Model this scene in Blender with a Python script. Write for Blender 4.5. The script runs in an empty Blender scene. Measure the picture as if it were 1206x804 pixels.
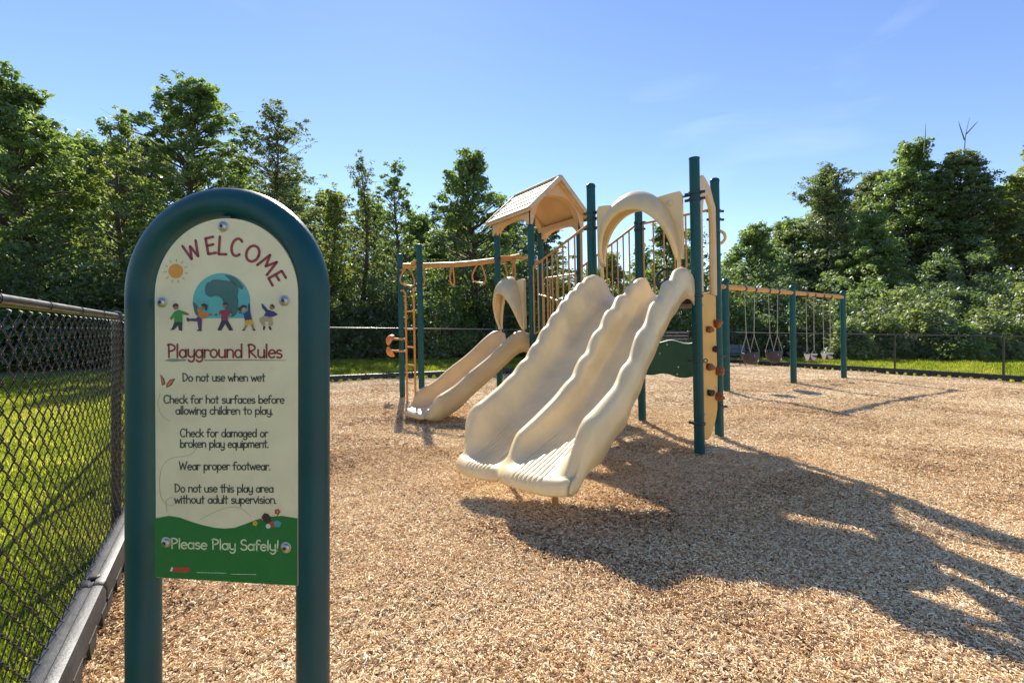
import bpy, math, random
import numpy as np
from math import sin, cos, pi, radians, sqrt, atan2

random.seed(7)
rng = np.random.default_rng(7)
S = bpy.context.scene
C = S.collection

# ---------------------------------------------------------------- camera
cam = bpy.data.cameras.new('camera')
cam.sensor_width = 36.0
cam.lens = 556 / 1206 * 36
cam.shift_y = -12 / 1206
cam.clip_start = 0.05
cam.clip_end = 2000
co = bpy.data.objects.new('camera', cam)
co.location = (0, 0, 1.4)
co.rotation_euler = (pi / 2, 0, 0)
C.objects.link(co)
S.camera = co

# ---------------------------------------------------------------- light
SUN_EL = 39.5
D = (0.225, -0.974)                       # horizontal direction the light travels
sun_az = atan2(-D[0], -D[1])              # compass angle of the sun from +Y towards +X
world = bpy.data.worlds.new('World')
S.world = world
world.use_nodes = True
wn = world.node_tree.nodes
sky = wn.new('ShaderNodeTexSky')
sky.sky_type = 'NISHITA'
sky.sun_disc = False
sky.sun_elevation = radians(SUN_EL)
sky.sun_rotation = sun_az
sky.altitude = 0
sky.air_density = 1.0
sky.dust_density = 0.02
sky.ozone_density = 1.6
bg = wn['Background']
bg.inputs[1].default_value = 0.09
wl = world.node_tree.links
hs = wn.new('ShaderNodeHueSaturation'); hs.inputs['Saturation'].default_value = 1.10; hs.inputs['Hue'].default_value = 0.511
wl.new(sky.outputs[0], hs.inputs['Color'])
# faint wisps of high cloud over the whole sky
tcw = wn.new('ShaderNodeTexCoord'); mpw = wn.new('ShaderNodeMapping'); mpw.inputs['Scale'].default_value = (1.2, 1.6, 5.0)
nw = wn.new('ShaderNodeTexNoise'); nw.inputs['Scale'].default_value = 1.7; nw.inputs['Detail'].default_value = 7; nw.inputs['Distortion'].default_value = 0.5
rw_ = wn.new('ShaderNodeValToRGB'); rw_.color_ramp.elements[0].position = 0.55; rw_.color_ramp.elements[1].position = 0.9
rw_.color_ramp.elements[1].color = (0.16, 0.16, 0.16, 1)
mw = wn.new('ShaderNodeMixRGB'); mw.inputs[2].default_value = (9.0, 9.6, 10.4, 1)
wl.new(tcw.outputs['Generated'], mpw.inputs[0]); wl.new(mpw.outputs[0], nw.inputs['Vector']); wl.new(nw.outputs[0], rw_.inputs[0])
wl.new(rw_.outputs[0], mw.inputs[0]); wl.new(hs.outputs[0], mw.inputs[1]); wl.new(mw.outputs[0], bg.inputs[0])

sl = bpy.data.lights.new('sun', 'SUN')
sl.energy = 4.65
sl.angle = radians(0.53)
sl.color = (1.0, 0.93, 0.82)
so = bpy.data.objects.new('sun', sl)
C.objects.link(so)
dx, dy = D[0] * cos(radians(SUN_EL)), D[1] * cos(radians(SUN_EL))
from mathutils import Vector, Matrix, Euler
so.rotation_euler = Vector((dx, dy, -sin(radians(SUN_EL)))).to_track_quat('-Z', 'Y').to_euler()

S.view_settings.view_transform = 'Standard'
S.view_settings.look = 'None'
S.view_settings.exposure = 1.17
S.view_settings.gamma = 1.0
S.cycles.max_bounces = 8
S.cycles.diffuse_bounces = 6
S.cycles.transparent_max_bounces = 8

# ---------------------------------------------------------------- materials
MATS = {}
def new_mat(name):
    m = bpy.data.materials.new(name); m.use_nodes = True
    MATS[name] = m
    return m, m.node_tree.nodes, m.node_tree.links, m.node_tree.nodes['Principled BSDF']

def mat(name, col, rough=0.5, metal=0.0, var=0.12, scale=6.0, bump=0.0, bscale=40.0, coat=0.0, spec=0.5, dirt=None, dirt_amt=0.3):
    """plain surface with noise wear in colour and roughness"""
    m, N, L, P = new_mat(name)
    tc = N.new('ShaderNodeTexCoord')
    nz = N.new('ShaderNodeTexNoise'); nz.inputs['Scale'].default_value = scale; nz.inputs['Detail'].default_value = 8
    L.new(tc.outputs['Object'], nz.inputs['Vector'])
    r = N.new('ShaderNodeValToRGB')
    r.color_ramp.elements[0].position = 0.3; r.color_ramp.elements[1].position = 0.72
    a = [c * (1 - var) for c in col]; b = [min(1, c * (1 + var)) for c in col]
    r.color_ramp.elements[0].color = (*a, 1); r.color_ramp.elements[1].color = (*b, 1)
    L.new(nz.outputs[0], r.inputs[0])
    out = r.outputs[0]
    if dirt:
        n2 = N.new('ShaderNodeTexNoise'); n2.inputs['Scale'].default_value = scale * 0.45; n2.inputs['Detail'].default_value = 10
        n2.inputs['Roughness'].default_value = 0.7
        L.new(tc.outputs['Object'], n2.inputs['Vector'])
        r2 = N.new('ShaderNodeValToRGB'); r2.color_ramp.elements[0].position = 0.48; r2.color_ramp.elements[1].position = 0.75
        r2.color_ramp.elements[1].color = (dirt_amt,) * 3 + (1,)
        L.new(n2.outputs[0], r2.inputs[0])
        mx = N.new('ShaderNodeMixRGB'); mx.inputs[2].default_value = (*dirt, 1)
        L.new(r2.outputs[0], mx.inputs[0]); L.new(out, mx.inputs[1]); out = mx.outputs[0]
    L.new(out, P.inputs['Base Color'])
    mr = N.new('ShaderNodeMapRange'); mr.inputs['To Min'].default_value = max(0.02, rough - 0.1); mr.inputs['To Max'].default_value = min(1, rough + 0.12)
    L.new(nz.outputs[0], mr.inputs['Value']); L.new(mr.outputs[0], P.inputs['Roughness'])
    P.inputs['Metallic'].default_value = metal
    P.inputs['Coat Weight'].default_value = coat
    P.inputs['Specular IOR Level'].default_value = spec
    if bump:
        n3 = N.new('ShaderNodeTexNoise'); n3.inputs['Scale'].default_value = bscale; n3.inputs['Detail'].default_value = 4
        L.new(tc.outputs['Object'], n3.inputs['Vector'])
        bp = N.new('ShaderNodeBump'); bp.inputs['Strength'].default_value = bump; bp.inputs['Distance'].default_value = 0.01
        L.new(n3.outputs[0], bp.inputs['Height']); L.new(bp.outputs[0], P.inputs['Normal'])
    return m

def leaf_mat(name, dark, light, trans=0.42, tcol=None, nscale=0.6):
    m, N, L, P = new_mat(name)
    N.remove(P)
    out = N['Material Output']
    geo = N.new('ShaderNodeNewGeometry'); tc = N.new('ShaderNodeTexCoord')
    nz = N.new('ShaderNodeTexNoise'); nz.inputs['Scale'].default_value = nscale; nz.inputs['Detail'].default_value = 3
    L.new(tc.outputs['Object'], nz.inputs['Vector'])
    ad = N.new('ShaderNodeMath'); ad.operation = 'ADD'
    m1 = N.new('ShaderNodeMath'); m1.operation = 'MULTIPLY'; m1.inputs[1].default_value = 0.55
    L.new(geo.outputs['Random Per Island'], m1.inputs[0])
    m2 = N.new('ShaderNodeMapRange'); m2.inputs['From Min'].default_value = 0.35; m2.inputs['From Max'].default_value = 0.65; m2.inputs['To Max'].default_value = 0.45
    L.new(nz.outputs[0], m2.inputs['Value'])
    L.new(m1.outputs[0], ad.inputs[0]); L.new(m2.outputs[0], ad.inputs[1])
    r = N.new('ShaderNodeValToRGB')
    r.color_ramp.elements[0].color = (*dark, 1); r.color_ramp.elements[1].color = (*light, 1)
    L.new(ad.outputs[0], r.inputs[0])
    d = N.new('ShaderNodeBsdfDiffuse'); t = N.new('ShaderNodeBsdfTranslucent'); g = N.new('ShaderNodeBsdfGlossy')
    g.inputs['Roughness'].default_value = 0.5; g.inputs['Color'].default_value = (0.9, 0.95, 1, 1)
    L.new(r.outputs[0], d.inputs[0])
    tm = N.new('ShaderNodeMixRGB'); tm.blend_type = 'MULTIPLY'; tm.inputs[0].default_value = 1
    tm.inputs[2].default_value = (*(tcol or (1.55, 1.6, 0.8)), 1)
    L.new(r.outputs[0], tm.inputs[1]); L.new(tm.outputs[0], t.inputs[0])
    a = N.new('ShaderNodeMixShader'); a.inputs[0].default_value = trans
    L.new(d.outputs[0], a.inputs[1]); L.new(t.outputs[0], a.inputs[2])
    b = N.new('ShaderNodeMixShader'); b.inputs[0].default_value = 0.07
    L.new(a.outputs[0], b.inputs[1]); L.new(g.outputs[0], b.inputs[2])
    L.new(b.outputs[0], out.inputs['Surface'])
    return m

def slide_mat(name, col, trans=0.12):
    m = mat(name, col, rough=0.32, var=0.09, scale=3.0, bump=0.05, bscale=180, coat=0.15, dirt=(0.50, 0.45, 0.34), dirt_amt=0.75)
    N, L = m.node_tree.nodes, m.node_tree.links
    P = N['Principled BSDF']
    t = N.new('ShaderNodeBsdfTranslucent'); t.inputs[0].default_value = (0.9, 0.68, 0.32, 1)
    mx = N.new('ShaderNodeMixShader'); mx.inputs[0].default_value = trans
    L.new(P.outputs[0], mx.inputs[1]); L.new(t.outputs[0], mx.inputs[2])
    L.new(mx.outputs[0], N['Material Output'].inputs['Surface'])
    return m

M = MATS
mat('teal', (0.002, 0.064, 0.066), 0.38, var=0.16, scale=9, bump=0.05, bscale=300, coat=0.0, spec=0.3, dirt=(0.018, 0.085, 0.095), dirt_amt=0.4)
mat('teal_sign', (0.002, 0.054, 0.062), 0.36, var=0.2, scale=7, bump=0.16, bscale=420, coat=0.0, spec=0.35, dirt=(0.010, 0.06, 0.075), dirt_amt=0.4)
mat('clamp', (0.015, 0.03, 0.035), 0.4, var=0.2, scale=30)
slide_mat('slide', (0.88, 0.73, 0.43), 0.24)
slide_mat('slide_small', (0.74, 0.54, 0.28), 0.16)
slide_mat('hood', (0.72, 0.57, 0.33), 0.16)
mat('roof_plank', (0.56, 0.43, 0.30), 0.62, var=0.09, scale=5, dirt=(0.40, 0.30, 0.22), dirt_amt=0.35)
mat('roof_shell', (0.66, 0.42, 0.22), 0.55, var=0.08, scale=4, dirt=(0.45, 0.28, 0.16), dirt_amt=0.3)
mat('rail', (0.48, 0.245, 0.06), 0.38, var=0.12, scale=12, coat=0.15)
mat('ladder', (0.60, 0.24, 0.035), 0.38, var=0.1, scale=12, coat=0.15)
mat('loops', (0.52, 0.25, 0.075), 0.42, var=0.1, scale=12, coat=0.1)
mat('ball', (0.65, 0.22, 0.05), 0.4, var=0.1, scale=20)
mat('wall', (0.68, 0.38, 0.08), 0.45, var=0.07, scale=4, bump=0.08, bscale=90, dirt=(0.42, 0.25, 0.08), dirt_amt=0.35)
mat('wall_up', (0.66, 0.45, 0.22), 0.45, var=0.07, scale=4)
mat('hold', (0.27, 0.09, 0.03), 0.6, var=0.3, scale=25, bump=0.5, bscale=60)
mat('hold_dark', (0.03, 0.03, 0.04), 0.6, var=0.3, scale=25, bump=0.5, bscale=60)
mat('green_panel', (0.005, 0.085, 0.04), 0.35, var=0.2, scale=9, dirt=(0.03, 0.13, 0.08), dirt_amt=0.4)
mat('panel_edge', (0.45, 0.55, 0.48), 0.5)
mat('deck', (0.035, 0.02, 0.016), 0.6, var=0.2, scale=20, bump=0.3, bscale=60)
mat('steel', (0.50, 0.48, 0.44), 0.42, metal=1.0, var=0.15, scale=60)
mat('dark_steel', (0.08, 0.075, 0.07), 0.4, metal=0.6, var=0.2, scale=60)
mat('wire', (0.010, 0.009, 0.011), 0.36, var=0.2, scale=30, coat=0.1)
mat('fence_pipe', (0.016, 0.015, 0.015), 0.33, var=0.15, scale=20, coat=0.3, dirt=(0.045, 0.038, 0.032), dirt_amt=0.4)
mat('timber', (0.017, 0.018, 0.021), 0.52, var=0.35, scale=9, bump=0.2, bscale=90, dirt=(0.06, 0.06, 0.06), dirt_amt=0.6)
mat('bucket', (0.022, 0.018, 0.032), 0.5, var=0.15, scale=20)
mat('belt', (0.06, 0.035, 0.025), 0.6)
mat('tri', (0.62, 0.62, 0.60), 0.35, metal=0.3)
mat('chain', (0.35, 0.34, 0.30), 0.45, metal=0.4, var=0.2, scale=200)
mat('swing_beam', (0.60, 0.29, 0.075), 0.42, var=0.1, scale=12)
mat('bench_blue', (0.02, 0.07, 0.12), 0.45)
mat('slat_grey', (0.13, 0.13, 0.13), 0.5)
mat('bark', (0.10, 0.075, 0.055), 0.9, var=0.35, scale=8, bump=0.6, bscale=25)
mat('bark_grey', (0.17, 0.145, 0.12), 0.9, var=0.3, scale=8, bump=0.6, bscale=25)
# printed colours of the sign
mat('sign_cream', (0.76, 0.67, 0.44), 0.5, var=0.05, scale=14, spec=0.25, dirt=(0.62, 0.54, 0.35), dirt_amt=0.7)
for n_, c_ in dict(ink_red=(0.26, 0.028, 0.035), ink_black=(0.06, 0.065, 0.06), ink_green=(0.012, 0.15, 0.028), ink_pale=(0.60, 0.66, 0.38),
                   ink_globe=(0.10, 0.40, 0.38), ink_land=(0.045, 0.13, 0.12), ink_sun=(0.68, 0.27, 0.02), ink_ray=(0.55, 0.38, 0.12),
                   ink_shirt_green=(0.04, 0.26, 0.05), ink_dark=(0.03, 0.03, 0.04), ink_orange=(0.60, 0.17, 0.03), ink_purple=(0.10, 0.03, 0.14),
                   ink_maroon=(0.27, 0.03, 0.06), ink_navy=(0.03, 0.035, 0.14), ink_yellow=(0.65, 0.36, 0.04), ink_khaki=(0.42, 0.33, 0.18),
                   ink_skin=(0.30, 0.13, 0.06), ink_skin_light=(0.50, 0.27, 0.16), ink_hair=(0.05, 0.02, 0.02), ink_logo=(0.42, 0.06, 0.03),
                   ink_line=(0.38, 0.36, 0.26), ink_teal=(0.06, 0.30, 0.33), ink_brush=(0.22, 0.26, 0.20), ink_white=(0.62, 0.66, 0.60)).items():
    mat(n_, c_, 0.45, var=0.08, scale=60)
leaf_mat('leaf_mid', (0.070, 0.115, 0.042), (0.235, 0.31, 0.105), trans=0.56)
leaf_mat('leaf_warm', (0.10, 0.13, 0.035), (0.30, 0.34, 0.09), trans=0.56)
leaf_mat('leaf_dark', (0.050, 0.085, 0.038), (0.165, 0.225, 0.085), trans=0.5)
leaf_mat('leaf_conifer', (0.072, 0.105, 0.050), (0.22, 0.26, 0.12), trans=0.5)
leaf_mat('leaf_pale', (0.10, 0.135, 0.055), (0.26, 0.30, 0.12), trans=0.5)
leaf_mat('leaf_bright', (0.10, 0.15, 0.02), (0.20, 0.26, 0.03), trans=0.5)

def ramp(N, stops):
    r = N.new('ShaderNodeValToRGB')
    el = r.color_ramp.elements
    el[0].position, el[0].color = stops[0][0], (*stops[0][1], 1)
    el[1].position, el[1].color = stops[-1][0], (*stops[-1][1], 1)
    for p, c in stops[1:-1]:
        e = el.new(p); e.color = (*c, 1)
    return r

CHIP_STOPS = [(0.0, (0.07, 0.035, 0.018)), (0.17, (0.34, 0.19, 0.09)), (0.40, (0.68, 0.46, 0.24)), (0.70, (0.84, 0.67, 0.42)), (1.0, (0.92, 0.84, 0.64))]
# wood chip bed below the loose chips
m, N, L, P = new_mat('mulch')
tc = N.new('ShaderNodeTexCoord')
mp = N.new('ShaderNodeMapping'); mp.inputs['Scale'].default_value = (1, 1, 1)
L.new(tc.outputs['Object'], mp.inputs['Vector'])
dist = N.new('ShaderNodeTexNoise'); dist.inputs['Scale'].default_value = 14; dist.inputs['Detail'].default_value = 3
L.new(mp.outputs[0], dist.inputs['Vector'])
mxv = N.new('ShaderNodeMixRGB'); mxv.blend_type = 'LINEAR_LIGHT'; mxv.inputs[0].default_value = 0.05
L.new(mp.outputs[0], mxv.inputs[1]); L.new(dist.outputs['Color'], mxv.inputs[2])
vo = N.new('ShaderNodeTexVoronoi'); vo.inputs['Scale'].default_value = 34
L.new(mxv.outputs[0], vo.inputs['Vector'])
big = N.new('ShaderNodeTexNoise'); big.inputs['Scale'].default_value = 0.9; big.inputs['Detail'].default_value = 6
L.new(tc.outputs['Object'], big.inputs['Vector'])
sep = N.new('ShaderNodeSeparateColor'); L.new(vo.outputs['Color'], sep.inputs[0])
mm = N.new('ShaderNodeMath'); mm.operation = 'MULTIPLY_ADD'; mm.inputs[1].default_value = 0.75
bm_ = N.new('ShaderNodeMath'); bm_.operation = 'MULTIPLY_ADD'; bm_.inputs[1].default_value = 1.1; bm_.inputs[2].default_value = -0.45
L.new(big.outputs[0], bm_.inputs[0]); L.new(sep.outputs[0], mm.inputs[0]); L.new(bm_.outputs[0], mm.inputs[2])
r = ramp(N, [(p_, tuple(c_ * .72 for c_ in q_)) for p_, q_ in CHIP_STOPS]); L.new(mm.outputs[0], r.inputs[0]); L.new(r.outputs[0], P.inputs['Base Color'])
P.inputs['Roughness'].default_value = 0.9
bp = N.new('ShaderNodeBump'); bp.inputs['Strength'].default_value = 0.9; bp.inputs['Distance'].default_value = 0.02
L.new(vo.outputs['Distance'], bp.inputs['Height']); L.new(bp.outputs[0], P.inputs['Normal'])

# loose chips: one colour per chip
m, N, L, P = new_mat('chips')
at = N.new('ShaderNodeAttribute'); at.attribute_type = 'INSTANCER'; at.attribute_name = 'rnd'
tc = N.new('ShaderNodeTexCoord')
nz = N.new('ShaderNodeTexNoise'); nz.inputs['Scale'].default_value = 30; nz.inputs['Detail'].default_value = 4
mp = N.new('ShaderNodeMapping'); mp.inputs['Scale'].default_value = (0.3, 4, 4)
L.new(tc.outputs['Object'], mp.inputs[0]); L.new(mp.outputs[0], nz.inputs['Vector'])
ad = N.new('ShaderNodeMath'); ad.operation = 'MULTIPLY_ADD'; ad.inputs[1].default_value = 0.25
L.new(nz.outputs[0], ad.inputs[0]); L.new(at.outputs['Fac'], ad.inputs[2])
sb = N.new('ShaderNodeMath'); sb.operation = 'SUBTRACT'; sb.inputs[1].default_value = 0.12
L.new(ad.outputs[0], sb.inputs[0])
r = ramp(N, CHIP_STOPS); L.new(sb.outputs[0], r.inputs[0]); L.new(r.outputs[0], P.inputs['Base Color'])
P.inputs['Roughness'].default_value = 0.8; P.inputs['Specular IOR Level'].default_value = 0.12

# lawn and forest floor
m, N, L, P = new_mat('lawn')
tc = N.new('ShaderNodeTexCoord')
nz = N.new('ShaderNodeTexNoise'); nz.inputs['Scale'].default_value = 3; nz.inputs['Detail'].default_value = 12; nz.inputs['Roughness'].default_value = 0.7
L.new(tc.outputs['Object'], nz.inputs['Vector'])
r = ramp(N, [(0.3, (0.05, 0.08, 0.015)), (0.55, (0.13, 0.17, 0.025)), (0.75, (0.20, 0.19, 0.07))])
L.new(nz.outputs[0], r.inputs[0]); L.new(r.outputs[0], P.inputs['Base Color']); P.inputs['Roughness'].default_value = 0.9
n2 = N.new('ShaderNodeTexNoise'); n2.inputs['Scale'].default_value = 60; n2.inputs['Detail'].default_value = 5
L.new(tc.outputs['Object'], n2.inputs['Vector'])
bp = N.new('ShaderNodeBump'); bp.inputs['Strength'].default_value = 0.8; bp.inputs['Distance'].default_value = 0.04
L.new(n2.outputs[0], bp.inputs['Height']); L.new(bp.outputs[0], P.inputs['Normal'])
mat('forest_floor', (0.055, 0.045, 0.025), 0.95, var=0.5, scale=2.0, bump=0.8, bscale=12, dirt=(0.05, 0.075, 0.02), dirt_amt=0.8)

m, N, L, P = new_mat('grass')
at = N.new('ShaderNodeAttribute'); at.attribute_type = 'INSTANCER'; at.attribute_name = 'rnd'
N.remove(P)
r = ramp(N, [(0.0, (0.11, 0.16, 0.025)), (0.55, (0.25, 0.31, 0.05)), (0.9, (0.40, 0.41, 0.10)), (1.0, (0.50, 0.40, 0.17))])
L.new(at.outputs['Fac'], r.inputs[0])
d = N.new('ShaderNodeBsdfDiffuse'); t = N.new('ShaderNodeBsdfTranslucent'); a = N.new('ShaderNodeMixShader'); a.inputs[0].default_value = 0.45
tm = N.new('ShaderNodeMixRGB'); tm.blend_type = 'MULTIPLY'; tm.inputs[0].default_value = 1; tm.inputs[2].default_value = (2.0, 1.8, 0.8, 1)
L.new(r.outputs[0], d.inputs[0]); L.new(r.outputs[0], tm.inputs[1]); L.new(tm.outputs[0], t.inputs[0])
L.new(d.outputs[0], a.inputs[1]); L.new(t.outputs[0], a.inputs[2]); L.new(a.outputs[0], N['Material Output'].inputs['Surface'])

# ---------------------------------------------------------------- mesh helpers
V = lambda *a: np.array(a, dtype=float)
def unit(v):
    v = np.asarray(v, float); n = np.linalg.norm(v)
    return v / n if n > 1e-12 else v
LEAN = 0.0
def set_lean(k):
    global LEAN; LEAN = k

def origin_of(o):
    p = V(0, 0, 0)
    while o is not None:
        p = p + np.array(o.location); o = o.parent
    return p

class MB:
    def __init__(s): s.v = []; s.f = []
    def add(s, vs, fs):
        k = len(s.v); s.v.extend([tuple(map(float, p)) for p in vs]); s.f.extend([tuple(i + k for i in f) for f in fs]); return s
    def box(s, c, size, ax=None, ay=None, az=None):
        """box centred at c; ax, ay, az are its axes"""
        ax = V(1, 0, 0) if ax is None else unit(ax); ay = V(0, 1, 0) if ay is None else unit(ay)
        az = unit(np.cross(ax, ay)) if az is None else unit(az)
        h = [ax * size[0] / 2, ay * size[1] / 2, az * size[2] / 2]; c = np.asarray(c, float)
        vs = [c + sx * h[0] + sy * h[1] + sz * h[2] for sz in (-1, 1) for sy in (-1, 1) for sx in (-1, 1)]
        return s.add(vs, [(0, 2, 3, 1), (4, 5, 7, 6), (0, 1, 5, 4), (2, 6, 7, 3), (0, 4, 6, 2), (1, 3, 7, 5)])
    def bar(s, p0, p1, w, h, up=(0, 0, 1)):
        p0, p1 = np.asarray(p0, float), np.asarray(p1, float); d = unit(p1 - p0)
        side = unit(np.cross(np.asarray(up, float), d)); u = np.cross(d, side)
        return s.box((p0 + p1) / 2, (np.linalg.norm(p1 - p0), w, h), d, side, u)
    def tube(s, path, r, n=10, closed=False, caps=True):
        P_ = [np.asarray(p, float) for p in path]; m = len(P_)
        rr = r if hasattr(r, '__len__') else [r] * m
        k0 = len(s.v); nrm = None
        for i in range(m):
            a = P_[(i - 1) % m] if (closed or i > 0) else P_[i]; b = P_[(i + 1) % m] if (closed or i < m - 1) else P_[i]
            t = unit(b - a)
            if nrm is None:
                h = V(0, 0, 1) if abs(t[2]) < 0.9 else V(1, 0, 0)
                nrm = unit(np.cross(np.cross(t, h), t))
            else:
                nrm = unit(nrm - t * np.dot(nrm, t))
            bn = np.cross(t, nrm)
            for j in range(n):
                a_ = 2 * pi * j / n
                s.v.append(tuple(P_[i] + rr[i] * (cos(a_) * nrm + sin(a_) * bn)))
        for i in range(m if closed else m - 1):
            for j in range(n):
                q0 = k0 + i * n; q1 = k0 + ((i + 1) % m) * n
                s.f.append((q0 + j, q0 + (j + 1) % n, q1 + (j + 1) % n, q1 + j))
        if caps and not closed:
            s.f.append(tuple(k0 + j for j in range(n))[::-1]); s.f.append(tuple(k0 + (m - 1) * n + j for j in range(n)))
        return s
    def cyl(s, p0, p1, r, n=16): return s.tube([p0, p1], r, n)
    def lathe(s, base, prof, n=20, axis=(0, 0, 1)):
        """prof: list of (radius, height) along axis"""
        z = unit(axis); h = V(1, 0, 0) if abs(z[0]) < 0.9 else V(0, 1, 0); x = unit(np.cross(h, z)); y = np.cross(z, x); base = np.asarray(base, float)
        k = len(s.v)
        for (r, hh) in prof:
            for j in range(n):
                a = 2 * pi * j / n; s.v.append(tuple(base + z * hh + max(r, 1e-4) * (cos(a) * x + sin(a) * y)))
        for i in range(len(prof) - 1):
            for j in range(n):
                a, b = k + i * n, k + (i + 1) * n
                s.f.append((a + j, a + (j + 1) % n, b + (j + 1) % n, b + j))
        s.f.append(tuple(k + j for j in range(n))[::-1]); s.f.append(tuple(k + (len(prof) - 1) * n + j for j in range(n)))
        return s
    def prism(s, poly, o, ux, uy, depth):
        """2D polygon extruded: o + x*ux + y*uy, thickness depth along ux x uy, centred"""
        ux, uy = np.asarray(ux, float), np.asarray(uy, float); nn = unit(np.cross(ux, uy)); o = np.asarray(o, float)
        m = len(poly); k = len(s.v)
        for sg in (-0.5, 0.5):
            for (x, y) in poly: s.v.append(tuple(o + x * ux + y * uy + nn * depth * sg))
        s.f.append(tuple(k + i for i in range(m))[::-1]); s.f.append(tuple(k + m + i for i in range(m)))
        for i in range(m):
            j = (i + 1) % m; s.f.append((k + i, k + j, k + m + j, k + m + i))
        return s
    def grid(s, pts, flip=False):
        """pts[i][j] grid of points"""
        k = len(s.v); a = len(pts); b = len(pts[0])
        for row in pts:
            for p in row: s.v.append(tuple(map(float, p)))
        for i in range(a - 1):
            for j in range(b - 1):
                q = (k + i * b + j, k + i * b + j + 1, k + (i + 1) * b + j + 1, k + (i + 1) * b + j)
                s.f.append(q[::-1] if flip else q)
        return s
    def mesh(s, name, material, origin=(0, 0, 0), smooth=None):
        me = bpy.data.meshes.new(name)
        v = np.array(s.v)
        if LEAN: v[:, 0] -= LEAN * v[:, 2]
        v = v - np.asarray(origin, float)
        me.from_pydata(v.tolist(), [], s.f)
        if material: me.materials.append(M[material])
        if smooth is not None:
            me.shade_smooth()
            if smooth > 0:
                me.set_sharp_from_angle(angle=radians(smooth))
        me.update()
        return me
    def obj(s, name, material, parent=None, smooth=40, bevel=0, bseg=2, label=None):
        me = s.mesh(name, material, origin_of(parent), smooth)
        o = bpy.data.objects.new(name, me); C.objects.link(o); o.parent = parent
        if bevel:
            b = o.modifiers.new('bevel', 'BEVEL'); b.width = bevel; b.segments = bseg; b.limit_method = 'ANGLE'; b.angle_limit = radians(50)
        if label: o['label'] = label
        return o

def place(me, name, parent, loc, rot=(0, 0, 0), scale=(1, 1, 1)):
    o = bpy.data.objects.new(name, me); C.objects.link(o); o.parent = parent; o.location = loc; o.rotation_euler = rot; o.scale = scale
    return o
def tag(o, label, cat, group=None):
    o['label'] = label; o['category'] = cat
    if group: o['group'] = group
    return o
def thing(name, label, cat, loc, group=None, rz=0):
    o = bpy.data.objects.new(name, None); o.empty_display_size = 0.2; C.objects.link(o); o.location = loc; o.rotation_euler = (0, 0, rz)
    return tag(o, label, cat, group)
def spline(pts, n=8, closed=False):
    P_ = [np.asarray(p, float) for p in pts]; out = []; m = len(P_)
    for i in range(m if closed else m - 1):
        g = (lambda k: P_[k % m]) if closed else (lambda k: P_[min(max(k, 0), m - 1)])
        a, b, c, d = g(i - 1), g(i), g(i + 1), g(i + 2)
        for j in range(n):
            t = j / n
            out.append(0.5 * ((2 * b) + (-a + c) * t + (2 * a - 5 * b + 4 * c - d) * t * t + (-a + 3 * b - 3 * c + d) * t ** 3))
    if not closed: out.append(P_[-1])
    return out
def interp(x, tab):
    xs = [t[0] for t in tab]; ys = [t[1] for t in tab]
    # smooth (catmull-rom like) monotone-ish interpolation
    i = int(np.searchsorted(xs, x) - 1); i = max(0, min(i, len(xs) - 2))
    h = xs[i + 1] - xs[i]; t = min(max((x - xs[i]) / h, 0), 1)
    def sl(k):
        a, b = max(k - 1, 0), min(k + 1, len(xs) - 1)
        return (ys[b] - ys[a]) / (xs[b] - xs[a])
    m0, m1 = sl(i) * h, sl(i + 1) * h
    return (2 * t**3 - 3 * t**2 + 1) * ys[i] + (t**3 - 2 * t**2 + t) * m0 + (-2 * t**3 + 3 * t**2) * ys[i + 1] + (t**3 - t**2) * m1
def sstep(a, b, x):
    t = min(max((x - a) / (b - a), 0), 1); return t * t * (3 - 2 * t)

def cloud(name, pts, rot, scl, rnd, src_mesh, material, kind='stuff'):
    """many loose bits: a point mesh whose geometry nodes set src_mesh on every point"""
    me = bpy.data.meshes.new(name); n = len(pts)
    me.vertices.add(n); me.vertices.foreach_set('co', np.asarray(pts, np.float32).ravel())
    for nm, arr, ty in (('rot', rot, 'FLOAT_VECTOR'), ('scl', scl, 'FLOAT_VECTOR')):
        a = me.attributes.new(nm, ty, 'POINT'); a.data.foreach_set('vector', np.asarray(arr, np.float32).ravel())
    a = me.attributes.new('rnd', 'FLOAT', 'POINT'); a.data.foreach_set('value', np.asarray(rnd, np.float32))
    me.update()
    o = bpy.data.objects.new(name, me); C.objects.link(o); o['kind'] = kind
    src = bpy.data.objects.new(name + '_piece', src_mesh)
    ng = bpy.data.node_groups.new(name, 'GeometryNodeTree')
    ng.interface.new_socket('Geometry', in_out='INPUT', socket_type='NodeSocketGeometry')
    ng.interface.new_socket('Geometry', in_out='OUTPUT', socket_type='NodeSocketGeometry')
    N = ng.nodes; L = ng.links
    gi = N.new('NodeGroupInput'); go = N.new('NodeGroupOutput')
    oi = N.new('GeometryNodeObjectInfo'); oi.inputs['Object'].default_value = src; oi.inputs['As Instance'].default_value = True
    ip = N.new('GeometryNodeInstanceOnPoints')
    ar = N.new('GeometryNodeInputNamedAttribute'); ar.data_type = 'FLOAT_VECTOR'; ar.inputs[0].default_value = 'rot'
    asx = N.new('GeometryNodeInputNamedAttribute'); asx.data_type = 'FLOAT_VECTOR'; asx.inputs[0].default_value = 'scl'
    L.new(gi.outputs[0], ip.inputs['Points']); L.new(oi.outputs['Geometry'], ip.inputs['Instance'])
    er = N.new('FunctionNodeEulerToRotation'); L.new(ar.outputs[0], er.inputs[0])
    L.new(er.outputs[0], ip.inputs['Rotation']); L.new(asx.outputs[0], ip.inputs['Scale'])
    L.new(ip.outputs[0], go.inputs[0])
    md = o.modifiers.new('spread', 'NODES'); md.node_group = ng
    return o

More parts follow.
